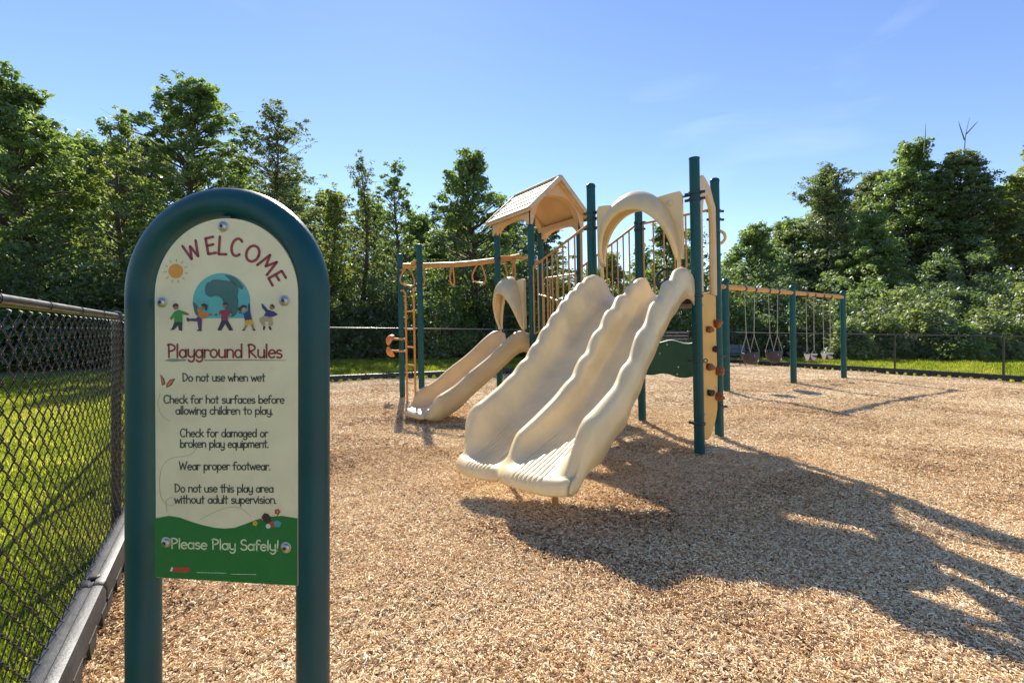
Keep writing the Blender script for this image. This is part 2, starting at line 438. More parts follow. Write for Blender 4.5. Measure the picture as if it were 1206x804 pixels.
# ================================================================ GROUND
COR_A = V(-7.98, 11.66)      # corners of the chip bed
COR_C = V(9.9, 20.9)
LD = unit(V(-2.05, 2.03) - COR_A)      # left edge, towards the camera
COR_A = COR_A + V(-LD[1], LD[0]) * .14 * (1 if -LD[1] > 0 else -1)
RD = unit(V(13.9, 13.4) - COR_C)       # right edge, towards the camera
BED = [COR_A, COR_C, COR_C + RD * 34, COR_A + LD * 30]

HOLLOWS = [(0.1, 3.3, .42, .25, .025), (-0.6, 3.9, .35, .25, .02), (-1.85, 7.25, .4, .3, .06), (5.7, 11.2, .5, .32, .07), (6.6, 11.8, .5, .32, .07), (8.2, 12.95, .5, .32, .08), (9.05, 13.55, .5, .32, .08), (3.0, 5.3, .3, .4, .04), (3.4, 9.4, .8, .5, .04)]
MOUNDS = [(1.4, 2.9, .9, .5, .03), (-0.9, 5.6, 1.1, .5, .03), (3.9, 7.3, 1.3, .5, .04), (6.5, 9.0, 1.6, .6, .04), (2.105, 5.295, .16, .16, .025), (2.71, 6.17, .16, .16, .025), (1.955, 7.08, .16, .16, .025), (4.85, 10.66, .2, .2, .03), (7.4, 12.4, .2, .2, .03), (9.95, 14.15, .2, .2, .03)]
def hollow(x, y):
    h = 0
    for a, b, rx, ry, d in HOLLOWS: h = h + (d / .07) * np.exp(-(((x - a) / rx) ** 2 + ((y - b) / ry) ** 2))
    return h
def ground_z(x, y):
    z = 0.016 * np.sin(x * 1.7 + 0.6 * y) + 0.013 * np.sin(y * 2.3 - x * 0.9) + 0.010 * np.sin(5.1 * x + 1.3) * np.sin(4.3 * y) + 0.006 * np.sin(11 * x + 3 * np.sin(4 * y)) * np.sin(9 * y + 2)
    z = z - .032 * hollow(x, y)
    for a, b, rx, ry, d in MOUNDS: z = z + d * np.exp(-(((x - a) / rx) ** 2 + ((y - b) / ry) ** 2))
    return z

# lawn: one sheet to the horizon
g = MB()
rows = []
xs = np.concatenate([np.linspace(-900, -60, 8), np.linspace(-50, 50, 41), np.linspace(60, 900, 8)])
ys = np.concatenate([np.linspace(-300, -20, 5), np.linspace(-15, 60, 31), np.linspace(80, 1200, 8)])
g.grid([[(x, y, -0.06) for x in xs] for y in ys], flip=True)
o = g.obj('ground', 'lawn', smooth=None); o['kind'] = 'structure'
# leaf litter under the woods
g = MB(); g.grid([[(x, y, -0.045 + 0.3 * sstep(22, 60, y)) for x in np.linspace(-120, 120, 49)] for y in [24.5 + 0, 28, 32, 40, 50, 70, 100, 160]], flip=True)
for i, p in enumerate(g.v):
    if p[1] < 25: g.v[i] = (p[0], p[1] + 1.8 * sin(p[0] * 0.35) + (0 if p[0] < 8 else -1.5), p[2])
o = g.obj('forest_floor', 'forest_floor'); o['kind'] = 'structure'

# chip bed, fine grid where it is seen
def in_poly(px, py, poly):
    inside = np.zeros(px.shape, bool); n = len(poly)
    for i in range(n):
        x0, y0 = poly[i]; x1, y1 = poly[(i + 1) % n]
        c = ((y0 > py) != (y1 > py)) & (px < (x1 - x0) * (py - y0) / (y1 - y0 + 1e-12) + x0)
        inside ^= c
    return inside
g = MB()
# left and right edges per row, so the sheet follows the border exactly
rows = []
for y in np.concatenate([np.linspace(-12, 1, 6)[:-1], np.linspace(1, 9, 110)[:-1], np.linspace(9, 20.85, 70)]):
    def edge_x(p, d, y): return p[0] + d[0] * (y - p[1]) / d[1]
    xl = edge_x(COR_A, LD, y) if y < COR_A[1] else COR_A[0] + (COR_C[0] - COR_A[0]) * (y - COR_A[1]) / (COR_C[1] - COR_A[1])
    xr = edge_x(COR_C, RD, y)
    rows.append([(x, y, ground_z(x, y) - 0.005) for x in np.linspace(xl, xr, 190)])
g.grid(rows, flip=True)
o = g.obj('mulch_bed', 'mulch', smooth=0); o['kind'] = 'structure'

# loose wood chips
chip = MB()
cs = [(-1.0, -0.30, -0.1), (-0.85, 0.34, 0.0), (0.1, 0.55, 0.16), (0.95, 0.20, 0.02), (1.05, -0.22, -0.12), (0.0, -0.5, 0.1)]
th = 0.22
chip.add([(x, y, z + th) for x, y, z in cs] + [(x, y, z - th) for x, y, z in cs],
         [(0, 5, 4, 3, 2, 1)[::-1][::-1], (6, 7, 8, 9, 10, 11)[::-1][::-1]] + [(i, (i + 1) % 6, 6 + (i + 1) % 6, 6 + i) for i in range(6)])
chip_me = chip.mesh('wood_chip', 'chips')

def scatter_fan(y0, y1, dens, margin):
    """random points of the ground in front of the camera between two distances"""
    n = int(dens * 1.085 * (y1 ** 2 - y0 ** 2) * (1 + 2 * margin / (1.085 * (y0 + y1))))
    y = np.sqrt(rng.uniform(y0 ** 2, y1 ** 2, n)); x = rng.uniform(-1, 1, n) * (1.09 * y + margin)
    return x, y
P_, R_, Sc, Rn = [], [], [], []
for (y0, y1, dens, k) in ((1.25, 3.0, 11000, 0.62), (3.0, 5.5, 8500, 0.68), (5.5, 9.0, 3200, 0.9), (9.0, 14.0, 1100, 1.15), (14.0, 21.0, 380, 1.5)):
    x, y = scatter_fan(y0, y1, dens, 1.7)
    ok = in_poly(x, y, [tuple(p) for p in BED]); x, y = x[ok], y[ok]; n = len(x)
    z = ground_z(x, y)
    P_.append(np.stack([x, y, z + rng.uniform(-0.002, 0.014, n)], 1))
    R_.append(np.stack([rng.normal(0, 0.32, n), rng.normal(0, 0.28, n), rng.uniform(0, 2 * pi, n)], 1))
    ln = np.clip(rng.lognormal(math.log(0.0125), 0.50, n), 0.005, 0.042) * k
    wd = np.clip(rng.lognormal(math.log(0.0054), 0.38, n), 0.003, 0.018) * k
    Sc.append(np.stack([ln, wd, rng.uniform(0.005, 0.013, n)], 1))
    patch = 0.5 + 0.5 * np.sin(x * 1.3 + 2 * np.sin(y * 0.9)) * np.sin(y * 1.1 + x * 0.5)
    Rn.append(np.clip(rng.beta(2.3, 1.8, n) + 0.20 * (patch - 0.5) - .22 * hollow(x, y) - .12 * (np.sin(x * 3.1 + 2 * np.sin(y * 2.2)) * np.sin(y * 2.7 + x) > .45), 0, 1))
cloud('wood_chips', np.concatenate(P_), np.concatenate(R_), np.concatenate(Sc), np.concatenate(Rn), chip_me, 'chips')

# grass tufts
tuft = MB()
r_ = random.Random(3)
for i in range(7):
    a = r_.uniform(0, 2 * pi); px_, py_ = r_.uniform(-0.5, 0.5), r_.uniform(-0.5, 0.5); h = r_.uniform(0.6, 1.1); w = 0.07
    lx, ly = cos(a) * r_.uniform(0.1, 0.5), sin(a) * r_.uniform(0.1, 0.5); sx, sy = -sin(a) * w, cos(a) * w
    tuft.add([(px_ - sx, py_ - sy, 0), (px_ + sx, py_ + sy, 0), (px_ + sx * .8 + lx * .4, py_ + sy * .8 + ly * .4, h * .6), (px_ - sx * .8 + lx * .4, py_ - sy * .8 + ly * .4, h * .6), (px_ + lx, py_ + ly, h)],
             [(0, 1, 2, 3), (3, 2, 4)])
tuft_me = tuft.mesh('grass_tuft', 'grass')
P_, R_, Sc, Rn = [], [], [], []
def grass_pts(x, y, size):
    n = len(x)
    P_.append(np.stack([x, y, np.full(n, -0.06)], 1)); R_.append(np.stack([rng.normal(0, .15, n), rng.normal(0, .15, n), rng.uniform(0, 6.28, n)], 1))
    s_ = rng.uniform(0.6, 1.4, n) * size * (1 + .3 * np.sin(x * 3.3) * np.sin(y * 2.9))
    Sc.append(np.stack([s_, s_, s_ * rng.uniform(0.7, 1.3, n)], 1))
    Rn.append(np.clip(rng.beta(2, 3, n) + 0.25 * np.sin(x * 2.1 + np.sin(y * 3)) * np.sin(y * 1.7) + .30 * (np.sin(x * 5.3 + 2 * np.sin(y * 4.1)) * np.sin(y * 6.1 + x) > .55) * rng.random(n), 0, 1))
def outset(poly, d):
    out = []; n = len(poly)
    for i in range(n):
        a, b, c = poly[i - 1], poly[i], poly[(i + 1) % n]; u, w = unit(b - a), unit(c - b)
        n1, n2 = V(-u[1], u[0]), V(-w[1], w[0]); m_ = unit(n1 + n2)
        out.append(b + m_ * d / max(.3, np.dot(m_, n1)))
    return out
BEDW = outset(BED, .09)
def outside(x, y):
    ok = ~in_poly(x, y, [tuple(p) for p in BEDW]); return x[ok], y[ok]
for (y0, y1, dens, sz) in ((1.2, 4.0, 3600, 0.052), (4.0, 9.0, 1300, 0.065), (9.0, 14.0, 380, 0.09)):
    n = int(dens * (y1 - y0) * 7); y = rng.uniform(y0, y1, n); x = -1.25 * y - 1.0 + rng.uniform(0, 7, n)
    ok = x < -0.3; grass_pts(*outside(x[ok], y[ok]), sz)
BEDW = outset(BED, .24)
n = 60000; x = rng.uniform(-14, 30, n); y = rng.uniform(11.5, 25, n); grass_pts(*outside(x, y), 0.11)
cloud('grass', np.concatenate(P_), np.concatenate(R_), np.concatenate(Sc), np.concatenate(Rn), tuft_me, 'grass')

# ================================================================ SIGN
SG_Y = 1.30; TH = radians(-6.0)
sign_c = V((267.0 - 603) / 556 * SG_Y, SG_Y)
UX = V(cos(TH), sin(TH), 0); UZ = V(0, 0, 1); NF = V(sin(TH), -cos(TH), 0)   # right, up, towards the camera
def sp(px, py, off=0.0):
    """pixel of the photograph -> coordinates (u, z) on the sign's panel plane"""
    d = V((px - 603) / 556, 1, (390 - py) / 556); o = V(0, 0, 1.4); c = V(*sign_c, 0) + NF * PANEL_OFF
    t = np.dot(c - o, NF) / np.dot(d, NF); p = o + d * t
    return np.dot(p - V(*sign_c, 0), UX), p[2]
PANEL_OFF = 0.041
sign = thing('welcome_sign', 'arched teal sign reading WELCOME Playground Rules on a cream panel, nearest the camera', 'sign', (*sign_c, 0))
SC = V(*sign_c, 0)
R0 = 0.2500; ZS = 1.402 + (390 - 342) / 556 * 1.3
zc = 1.793 - 0.0425 - R0
path = [SC - UX * R0 + UZ * (-0.35)] + [SC - UX * R0 + UZ * (z) for z in np.linspace(0.0, zc, 8)]
path += [SC + UX * (-R0 * cos(a)) + UZ * (zc + R0 * sin(a)) for a in np.linspace(0, pi, 33)[1:-1]]
path += [SC + UX * R0 + UZ * z for z in np.linspace(zc, 0.0, 8)] + [SC + UX * R0 + UZ * (-0.35)]
MB().tube(path, 0.0425, 32).obj('arch_frame', 'teal_sign', sign)
# panel
ul, _ = sp(182, 450); ur, _ = sp(350.5, 450); _, zt = sp(263, 257); _, zb_ = sp(270, 685)
uc = (ul + ur) / 2; hw = (ur - ul) / 2
poly = [(ul + 0.004, zb_), (ur, zb_)]
for a in np.linspace(0, pi, 41): poly.append((uc + hw * cos(a), zt - hw * 1.0 + hw * sin(a)))
pan = MB().prism(poly, SC + NF * (PANEL_OFF - 0.004), UX, UZ, 0.008).obj('panel', 'sign_cream', sign, bevel=0.0012)
# brackets that hold the panel to the frame
for (px, py) in ((263, 267), (191, 356), (335, 354), (196, 638), (337, 644)):
    u, z = sp(px, py)
    if py < 300: bk = MB().box(SC + UX * u + UZ * (z + 0.012) + NF * 0.016, (0.03, 0.036, 0.035), UX, NF, UZ)
    else: bk = MB().box(SC + UX * u + UZ * z + NF * 0.016, (0.024, 0.036, 0.03), UX, NF, UZ)
    bk.obj('bracket', 'dark_steel', sign)
for (px, py) in ((263, 267), (191, 356), (335, 354), (196, 638), (337, 644)):
    u, z = sp(px, py)
    b = SC + UX * u + UZ * z + NF * PANEL_OFF
    sc_ = MB().lathe(b, [(0.0145, 0), (0.0145, 0.0015), (0.0135, 0.0022), (0.010, 0.0024)], 24, NF).obj('screw', 'steel', sign)
    MB().lathe(b, [(0.0112, 0.0024), (0.0112, 0.005), (0.009, 0.0075), (0.0048, 0.0085), (0.0044, 0.0055)], 24, NF).obj('screw_head', 'steel', sc_)
    MB().lathe(b, [(0.0042, 0.0056), (0.0040, 0.0062), (0.0014, 0.0066), (0.0012, 0.0090), (0.0002, 0.0093)], 6, NF).obj('socket', 'dark_steel', sc_)

def P2(px, py, lift):
    u, z = sp(px, py); return SC + UX * u + UZ * z + NF * (PANEL_OFF + lift)
def flat(name, items, material, lift=0.0005):
    """flat print: polygons in photo pixels"""
    b = MB()
    for poly in items:
        b.add([P2(x, y, lift) for (x, y) in poly], [tuple(range(len(poly)))])
    o = b.obj(name, material, pan, smooth=None)
    return o
def circ(x, y, r, n=24, ry=None): return [(x + r * cos(2 * pi * i / n), y + (ry or r) * sin(2 * pi * i / n)) for i in range(n)]
def ribbon(pts, w):
    """outline polygons of a stroke with round ends, pixel coordinates"""
    out = []; pts = [np.array(p, float) for p in pts]; L_, R2_ = [], []
    for i, p in enumerate(pts):
        a = pts[max(i - 1, 0)]; b = pts[min(i + 1, len(pts) - 1)]; t = unit(b - a); n = V(-t[1], t[0]) * w / 2
        L_.append(p + n); R2_.append(p - n)
    for i in range(len(pts) - 1): out.append([tuple(L_[i]), tuple(L_[i + 1]), tuple(R2_[i + 1]), tuple(R2_[i])])
    return out
A_ = lambda cx, cy, rx, ry, a0, a1, n=14: [(cx + rx * cos(radians(a0 + (a1 - a0) * i / n)), cy + ry * sin(radians(a0 + (a1 - a0) * i / n))) for i in range(n + 1)]
G = {
 'a': (.50, [A_(.23, .29, .19, .29, 0, 360), [(.43, .60), (.43, .02)]]), 'b': (.50, [[(.06, 1), (.06, 0)], A_(.26, .29, .19, .29, 0, 360)]),
 'c': (.44, [A_(.25, .30, .2, .3, 50, 310)]), 'd': (.50, [A_(.23, .29, .19, .29, 0, 360), [(.43, 1), (.43, 0)]]),
 'e': (.47, [[(.06, .31), (.43, .34)], A_(.24, .30, .2, .3, 8, 315)]), 'f': (.36, [A_(.27, .80, .14, .19, 40, 180) + [(.13, 0)], [(0, .57), (.31, .59)]]),
 'g': (.50, [A_(.23, .29, .19, .29, 0, 360), [(.43, .60)] + A_(.24, -.08, .19, .24, 0, -150)]), 'h': (.49, [[(.06, 1), (.06, 0)], [(.06, .3)] + A_(.24, .38, .18, .21, 170, 0) + [(.42, 0)]]),
 'i': (.16, [[(.07, .6), (.07, 0)], A_(.07, .83, .012, .012, 0, 360)]), 'k': (.45, [[(.06, 1), (.06, 0)], [(.38, .6), (.07, .25)], [(.17, .33), (.42, 0)]]),
 'l': (.16, [[(.07, 1), (.07, 0)]]), 'm': (.72, [[(.06, .6), (.06, 0)], [(.06, .35)] + A_(.2, .42, .14, .17, 170, 0) + [(.34, 0)], [(.34, .35)] + A_(.49, .42, .15, .17, 170, 0) + [(.64, 0)]]),
 'n': (.49, [[(.06, .6), (.06, 0)], [(.06, .33)] + A_(.24, .38, .18, .21, 170, 0) + [(.42, 0)]]), 'o': (.50, [A_(.25, .30, .2, .3, 0, 360)]),
 'p': (.50, [[(.06, .6), (.06, -.34)], A_(.26, .30, .19, .29, 0, 360)]), 'q': (.50, [A_(.23, .30, .19, .29, 0, 360), [(.43, .6), (.43, -.34)]]),
 'r': (.36, [[(.06, .6), (.06, 0)], [(.06, .33)] + A_(.22, .40, .16, .18, 170, 45)]), 's': (.40, [A_(.2, .455, .14, .14, 35, 270) + A_(.2, .16, .15, .155, 90, -150)]),
 't': (.36, [[(.17, .92), (.17, .02), (.22, 0)], [(0, .60), (.34, .62)]]), 'u': (.49, [[(.06, .6)] + A_(.24, .22, .18, .21, 180, 360) + [(.42, .6), (.43, 0)]]),
 'v': (.42, [[(.02, .6), (.2, 0), (.38, .6)]]), 'w': (.62, [[(.02, .6), (.15, 0), (.3, .5), (.44, 0), (.58, .6)]]),
 'y': (.48, [[(.06, .6)] + A_(.24, .24, .18, .2, 180, 340) + [(.42, .3)], [(.42, .6)] + A_(.24, -.08, .18, .24, 0, -150)]),
 '.': (.14, [A_(.06, .03, .015, .015, 0, 360)]), '!': (.20, [[(.12, 1), (.08, .27)], A_(.07, .03, .015, .015, 0, 360)]), ' ': (.30, []),
 'W': (.86, [[(.04, 1), (.2, .02), (.40, .80), (.58, .02), (.80, 1)]]), 'E': (.55, [[(.48, .98), (.05, .95), (.07, .02), (.50, .03)], [(.07, .51), (.42, .54)]]),
 'L': (.52, [[(.06, 1), (.06, .02), (.48, .04)]]), 'C': (.62, [A_(.33, .5, .28, .5, 48, 312, 20)]), 'O': (.72, [A_(.35, .5, .31, .5, 0, 360, 24)]),
 'M': (.82, [[(.05, 0), (.14, 1), (.40, .32), (.64, 1), (.76, 0)]]), 'P': (.52, [[(.07, .98), (.09, 0)], [(.02, .92)] + A_(.12, .73, .33, .26, 100, -95)]),
 'R': (.56, [[(.07, .98), (.09, 0)], [(.02, .92)] + A_(.12, .74, .31, .25, 100, -95), [(.12, .47), (.50, 0)]]),
 'D': (.60, [[(.07, .98), (.08, .02)], [(.02, .96)] + A_(.08, .5, .44, .48, 85, -90)]), 'S': (.50, [A_(.25, .745, .19, .245, 40, 270) + A_(.24, .25, .21, .25, 90, -155)]),
}
def text_polys(txt, x0, x1, yb, h, wt, slope=0.0):
    tot = sum(G[c][0] for c in txt); k = (x1 - x0) / tot; x = x0; out = []
    rj = random.Random(len(txt))
    for c in txt:
        w, st = G[c]; jy = rj.uniform(-.25, .25) * h / 15
        for s_ in st:
            pts = [(x + p[0] * k, yb + jy + slope * (x + p[0] * k - x0) - p[1] * h) for p in s_]
            cut = [0]
            for i in range(1, len(pts) - 1):
                a, b = unit(V(*pts[i]) - V(*pts[i - 1])), unit(V(*pts[i + 1]) - V(*pts[i]))
                if np.dot(a, b) < .75: cut.append(i)
            cut.append(len(pts) - 1)
            for i in range(len(cut) - 1): out += ribbon(pts[cut[i]:cut[i + 1] + 1], wt)
            for i in cut: out.append(circ(pts[i][0], pts[i][1], wt / 2, 8))
        x += w * k
    return out
def write(txt, x0, x1, yb, h, wt, material, slope=0.0, name='lettering'):
    o = flat(name, text_polys(txt, x0, x1, yb, h, wt, slope), material, 0.0009)
    return o
def pz_(x):      # pixel row of the panel's lower edge at column x
    a_, b_ = 600, 760
    for _ in range(40):
        m_ = (a_ + b_) / 2
        if sp(x, m_)[1] > zb_ + .0012: a_ = m_
        else: b_ = m_
    return a_
flat('hill_print', [[(182, 610), (199, 607), (212, 609), (224, 613.5), (239, 618), (252.6, 621), (264.5, 622), (276.5, 621), (288, 617), (302, 611.5), (317, 608), (332, 607), (350.6, 610), (350.6, pz_(350.6)), (182.9, pz_(182.9))]], 'ink_green', 0.0003)
# globe, sun, children
gl = [(261 + 33.8 * cos(a), 355 - 33.4 * sin(a)) for a in np.linspace(radians(-36), radians(216), 40)]
flat('globe_print', [gl], 'ink_globe', 0.0003)
z1 = lambda p: [(175 + x / 5.028, 240 + y / 5.028) for x, y in p]
land1 = [(335, 500), (345, 468), (365, 462), (385, 448), (440, 452), (500, 462), (532, 505), (528, 545), (532, 575), (528, 640), (500, 668), (470, 655), (445, 600), (436, 565), (405, 545), (365, 552), (338, 532)]
land2 = [(450, 422), (480, 424), (520, 442), (560, 485), (560, 500), (545, 505), (500, 470), (470, 440)]
land3 = [(262, 585), (268, 580), (290, 600), (300, 660), (285, 662), (272, 640)]
def smooth2(p, n=5): return [tuple(q) for q in spline(p, n, True)]
flat('landmass_print', [smooth2(z1(land1)), smooth2(z1(land2)), z1(land3)], 'ink_land', 0.0006)
flat('sun_print', [circ(207.2, 319.2, 8.6)], 'ink_sun', 0.0005)
rays = []
for i in range(11):
    a = 2 * pi * i / 11 + 0.2; c_, s_ = cos(a), sin(a)
    rays.append([(207.2 + c_ * 10.8 - s_ * .8, 319.2 + s_ * 10.8 + c_ * .8), (207.2 + c_ * 14.8 - s_ * .5, 319.2 + s_ * 14.8 + c_ * .5), (207.2 + c_ * 14.8 + s_ * .5, 319.2 + s_ * 14.8 - c_ * .5), (207.2 + c_ * 10.8 + s_ * .8, 319.2 + s_ * 10.8 - c_ * .8)])
flat('ray_print', rays, 'ink_ray', 0.0005)
z2 = lambda p: [(180 + x / 6.89, 320 + y / 6.89) for x, y in p]
KID = {
 'ink_shirt_green': [[(178, 322), (212, 308), (245, 318), (292, 338), (288, 354), (242, 345), (242, 408), (175, 406), (176, 368), (152, 388), (143, 374)]],
 'ink_dark': [[(178, 406), (242, 408), (240, 465), (242, 480), (212, 472), (208, 432), (176, 470), (142, 474), (160, 455)],
              [(560, 394), (612, 394), (655, 474), (622, 478), (590, 422), (556, 478), (526, 474)], [(898, 438), (916, 442), (908, 474), (896, 470)], [(940, 445), (956, 440), (968, 470), (950, 474)],
              [(275, 368), (298, 378), (296, 406), (280, 400)], [(362, 470), (398, 462), (398, 482), (360, 480)], [(510, 340), (526, 346), (518, 358), (508, 354)],
              [(728, 468), (748, 462), (752, 476), (730, 478)], [(812, 464), (828, 462), (836, 476), (816, 478)]],
 'ink_orange': [[(372, 288), (395, 300), (405, 325), (450, 335), (478, 346), (440, 358), (430, 378), (398, 382), (374, 350), (362, 300)]],
 'ink_purple': [[(352, 378), (372, 362), (402, 382), (398, 468), (374, 468), (364, 404), (296, 398), (294, 380)]],
 'ink_maroon': [[(558, 310), (625, 310), (645, 345), (628, 350), (612, 335), (612, 396), (558, 396), (558, 338), (540, 345), (530, 335)]],
 'ink_navy': [[(742, 338), (775, 318), (776, 262), (790, 260), (794, 325), (808, 388), (750, 394), (738, 340), (700, 338), (700, 328)],
              [(882, 258), (898, 264), (935, 306), (985, 322), (1018, 345), (985, 362), (945, 368), (905, 356), (920, 328), (890, 292)]],
 'ink_yellow': [[(752, 394), (808, 388), (825, 432), (795, 434), (782, 415), (770, 436), (750, 434)]],
 'ink_khaki': [[(905, 356), (968, 370), (978, 420), (958, 446), (938, 436), (942, 404), (912, 404), (914, 440), (892, 436), (872, 405), (864, 384)]],
 'ink_skin': [circ(190, 288, 19, 14), circ(590, 272, 21, 14), circ(968, 290, 17, 14), circ(412, 292, 16, 14), [(268, 336), (292, 340), (290, 352), (270, 348)],
              [(462, 338), (486, 344), (484, 352), (462, 352)], [(756, 434), (770, 434), (752, 466), (740, 464)], [(800, 432), (816, 430), (826, 464), (814, 468)], [(144, 372), (160, 380), (150, 394)]],
 'ink_skin_light': [circ(742, 306, 18, 14), circ(534, 334, 9, 8), circ(636, 346, 9, 8)],
 'ink_hair': [[(165, 282), (172, 262), (195, 256), (212, 268), (210, 284), (190, 276), (172, 290)], [(395, 268), (420, 255), (448, 272), (444, 310), (430, 318), (432, 284), (405, 280)],
              [(690, 295), (712, 285), (735, 266), (766, 278), (762, 292), (735, 290), (722, 306), (718, 326), (700, 318)], [(568, 262), (590, 245), (612, 262), (606, 268), (574, 268)], [(950, 272), (975, 262), (992, 280), (990, 300), (976, 282)]],
}
for x0_, x1_ in ((130, 270), (262, 500), (500, 680), (680, 850), (850, 1030)):
    mats_ = list(KID); b = MB(); mi = []
    for q_, k_ in enumerate(mats_):
        for p in KID[k_]:
            cx_ = sum(a[0] for a in p) / len(p)
            if (x0_ <= cx_ < x1_) and not (x0_ == 262 and cx_ < 265) and not (x0_ == 130 and cx_ > 265):
                pp = z2(p); b.add([P2(x, y, 0.0012 + 0.0001 * q_) for x, y in pp], [tuple(range(len(pp)))]); mi.append(q_)
    o = b.obj('child_print', mats_[0], pan, smooth=None)
    for k_ in mats_[1:]: o.data.materials.append(M[k_])
    for f_, q_ in zip(o.data.polygons, mi): f_.material_index = q_
for ch, px, py, rt, hh, ww in (('W', 227.0, 295.2, 24, 18.5, 22), ('E', 248.4, 289.4, 9, 20, 21), ('L', 262.6, 289.8, -4, 21, 21), ('C', 279.0, 291.4, -12, 20.5, 23), ('O', 298.0, 299.0, -22, 19, 24), ('M', 315.6, 311.6, -46, 19, 23), ('E', 326.5, 327.6, -62, 19, 22)):
    polys = text_polys(ch, -ww * G[ch][0] / 2, ww * G[ch][0] / 2, hh / 2, hh, 3.1)
    a = radians(-rt)
    flat('lettering', [[(px + x * cos(a) - y * sin(a), py + x * sin(a) + y * cos(a)) for x, y in p] for p in polys], 'ink_red', 0.0009)
write('Playground Rules', 197.5, 333, 420.8, 15.5, 2.1, 'ink_red', 0.002)
flat('underline_print', [[(193, 424.6), (200, 422.3), (220, 422.8), (219, 424.8), (204, 426)], [(240, 423.4), (290, 423), (337, 423.9), (337, 424.5), (290, 424.6), (241, 424.9)]], 'ink_brush', 0.0005)
for (t_, a_, b_, y_) in (('Do not use when wet', 215, 312.5, 448.7), ('Check for hot surfaces before', 192.8, 335.2, 474.6), ('allowing children to play.', 207, 321.5, 487.5),
                         ('Check for damaged or', 212.2, 316, 514), ('broken play equipment.', 212.2, 316.5, 526.6), ('Wear proper footwear.', 211, 318.8, 552.8),
                         ('Do not use this play area', 205.8, 322.5, 579), ('without adult supervision.', 205.8, 325.8, 592.2)):
    write(t_, a_, b_, y_, 9.4, 1.35, 'ink_black', 0.002)
write('Please Play Safely!', 201.5, 329, 645, 12, 1.75, 'ink_pale', 0.025)
z3 = lambda p: [(180 + x / 6.183, 380 + y / 6.183) for x, y in p]
flat('butterfly_print', [z3([(55, 372), (85, 410), (92, 445), (68, 458)]), z3([(100, 445), (128, 412), (165, 405), (135, 455), (100, 474)])], 'ink_dark', 0.0006)
flat('butterfly_print', [z3([(60, 384), (80, 415), (86, 440), (72, 450)]), z3([(106, 446), (130, 418), (155, 410), (130, 450), (106, 466)])], 'ink_orange', 0.0009)
swirl = spline([(189, 463), (186, 475), (190, 488), (200, 496)], 6)
swirl2 = spline([(232, 528), (222, 536), (203, 539), (192, 548), (188, 565), (190, 585), (199, 595), (206, 592), (203, 585), (196, 590), (197, 603)], 6)
swirl3 = spline([(235, 612), (252, 603), (270, 597), (285, 599), (296, 608)], 6)
for w_ in (swirl, swirl2, swirl3): flat('swirl_print', ribbon(w_, .5), 'ink_line', 0.0005)
z4 = lambda p: [(175 + x / 6.7, 590 + y / 6.7) for x, y in p]
flat('reclining_child_print', [z4([(892, 120), (915, 92), (945, 98), (968, 130), (962, 165), (925, 170), (905, 150)])], 'ink_hair', 0.0008)
flat('reclining_child_print', [z4([(955, 165), (990, 152), (996, 205), (960, 205)])], 'ink_logo', 0.0010)
flat('reclining_child_print', [z4([(990, 160), (1020, 148), (1050, 165), (1040, 200), (990, 205)])], 'ink_teal', 0.0009)
flat('reclining_child_print', [circ(175 + 946 / 6.7, 590 + 195 / 6.7, 2.8, 12)], 'ink_white', 0.0011)
flat('reclining_child_print', [circ(175 + 905 / 6.7, 590 + 135 / 6.7, 2.2, 12)], 'ink_skin_light', 0.0007)
flat('flower_print', [circ(175 + 1018 / 6.7 + 2.2 * cos(a), 590 + 82 / 6.7 + 2.2 * sin(a), 1.5, 8) for a in np.linspace(0, 2 * pi, 6)[:-1]], 'ink_logo', 0.0008)
flat('flower_print', ribbon([(326.9, 604), (326.6, 610)], .8), 'ink_green', 0.0007)
flat('flower_print', [circ(175 + 842 / 6.7 + 1.8 * cos(a), 590 + 172 / 6.7 + 1.8 * sin(a), 1.4, 8) for a in np.linspace(0, 2 * pi, 6)[:-1]], 'ink_yellow', 0.0008)
flat('logo_print', [[(204, 667.2), (224, 667.6), (224.5, 671.5), (219, 674), (204, 672.6)]], 'ink_logo', 0.0008)
flat('logo_print', [[(200.5, 672), (202.3, 667), (204, 667.5), (203.2, 672.3)]], 'ink_white', 0.0009)
small = []
rq = random.Random(5)
for (xa, xb, yy) in ((232, 266, 673.8), (272, 302, 675.6)):
    x = xa
    while x < xb:
        w = rq.uniform(0.6, 1.4); small.append([(x, yy + .02 * (x - xa) - rq.uniform(.5, .9)), (x + w, yy + .02 * (x - xa) - .6), (x + w, yy + .02 * (x - xa) + .2), (x, yy + .02 * (x - xa) + .2)]); x += w + 0.45
flat('small_print', small, 'ink_pale', 0.0008)

# ================================================================ PLAY STRUCTURE
set_lean(0.0185)
PLAY = thing('play_structure', 'tall play structure with tan slides, teal posts and gabled roof on the wood chips', 'playset', (0, 7.0, 0))
P1, P2_, P3, P4 = V(2.105, 5.295), V(2.71, 6.17), V(1.955, 7.08), V(1.085, 6.14)
R1, R2, R3, R4 = V(0.375, 8.0), V(-0.225, 8.93), V(0.63, 9.49), V(1.28, 8.58)
L1, L2 = V(-2.32, 10.0), V(-1.735, 9.1)
DK, DL = 1.79, 1.15       # deck heights
PR = 0.057
def v3(p, z): return V(p[0], p[1], z)
def post(p, h, r=PR, parent=PLAY, dome=True, name='post', material='teal', foot=-0.3):
    prof = [(r, foot), (r, h - 0.05)]
    if dome: prof += [(r + .004, h - .05), (r + .004, h - .03), (r * .9, h - .012), (r * .6, h - .003), (0.004, h)]
    else: prof += [(r, h - 0.01), (r + .003, h - .009), (r + .003, h), (r - .008, h + .004), (0.004, h + .004)]
    return MB().lathe(v3(p, 0), prof, 24).obj(name, material, parent)
posts = {}
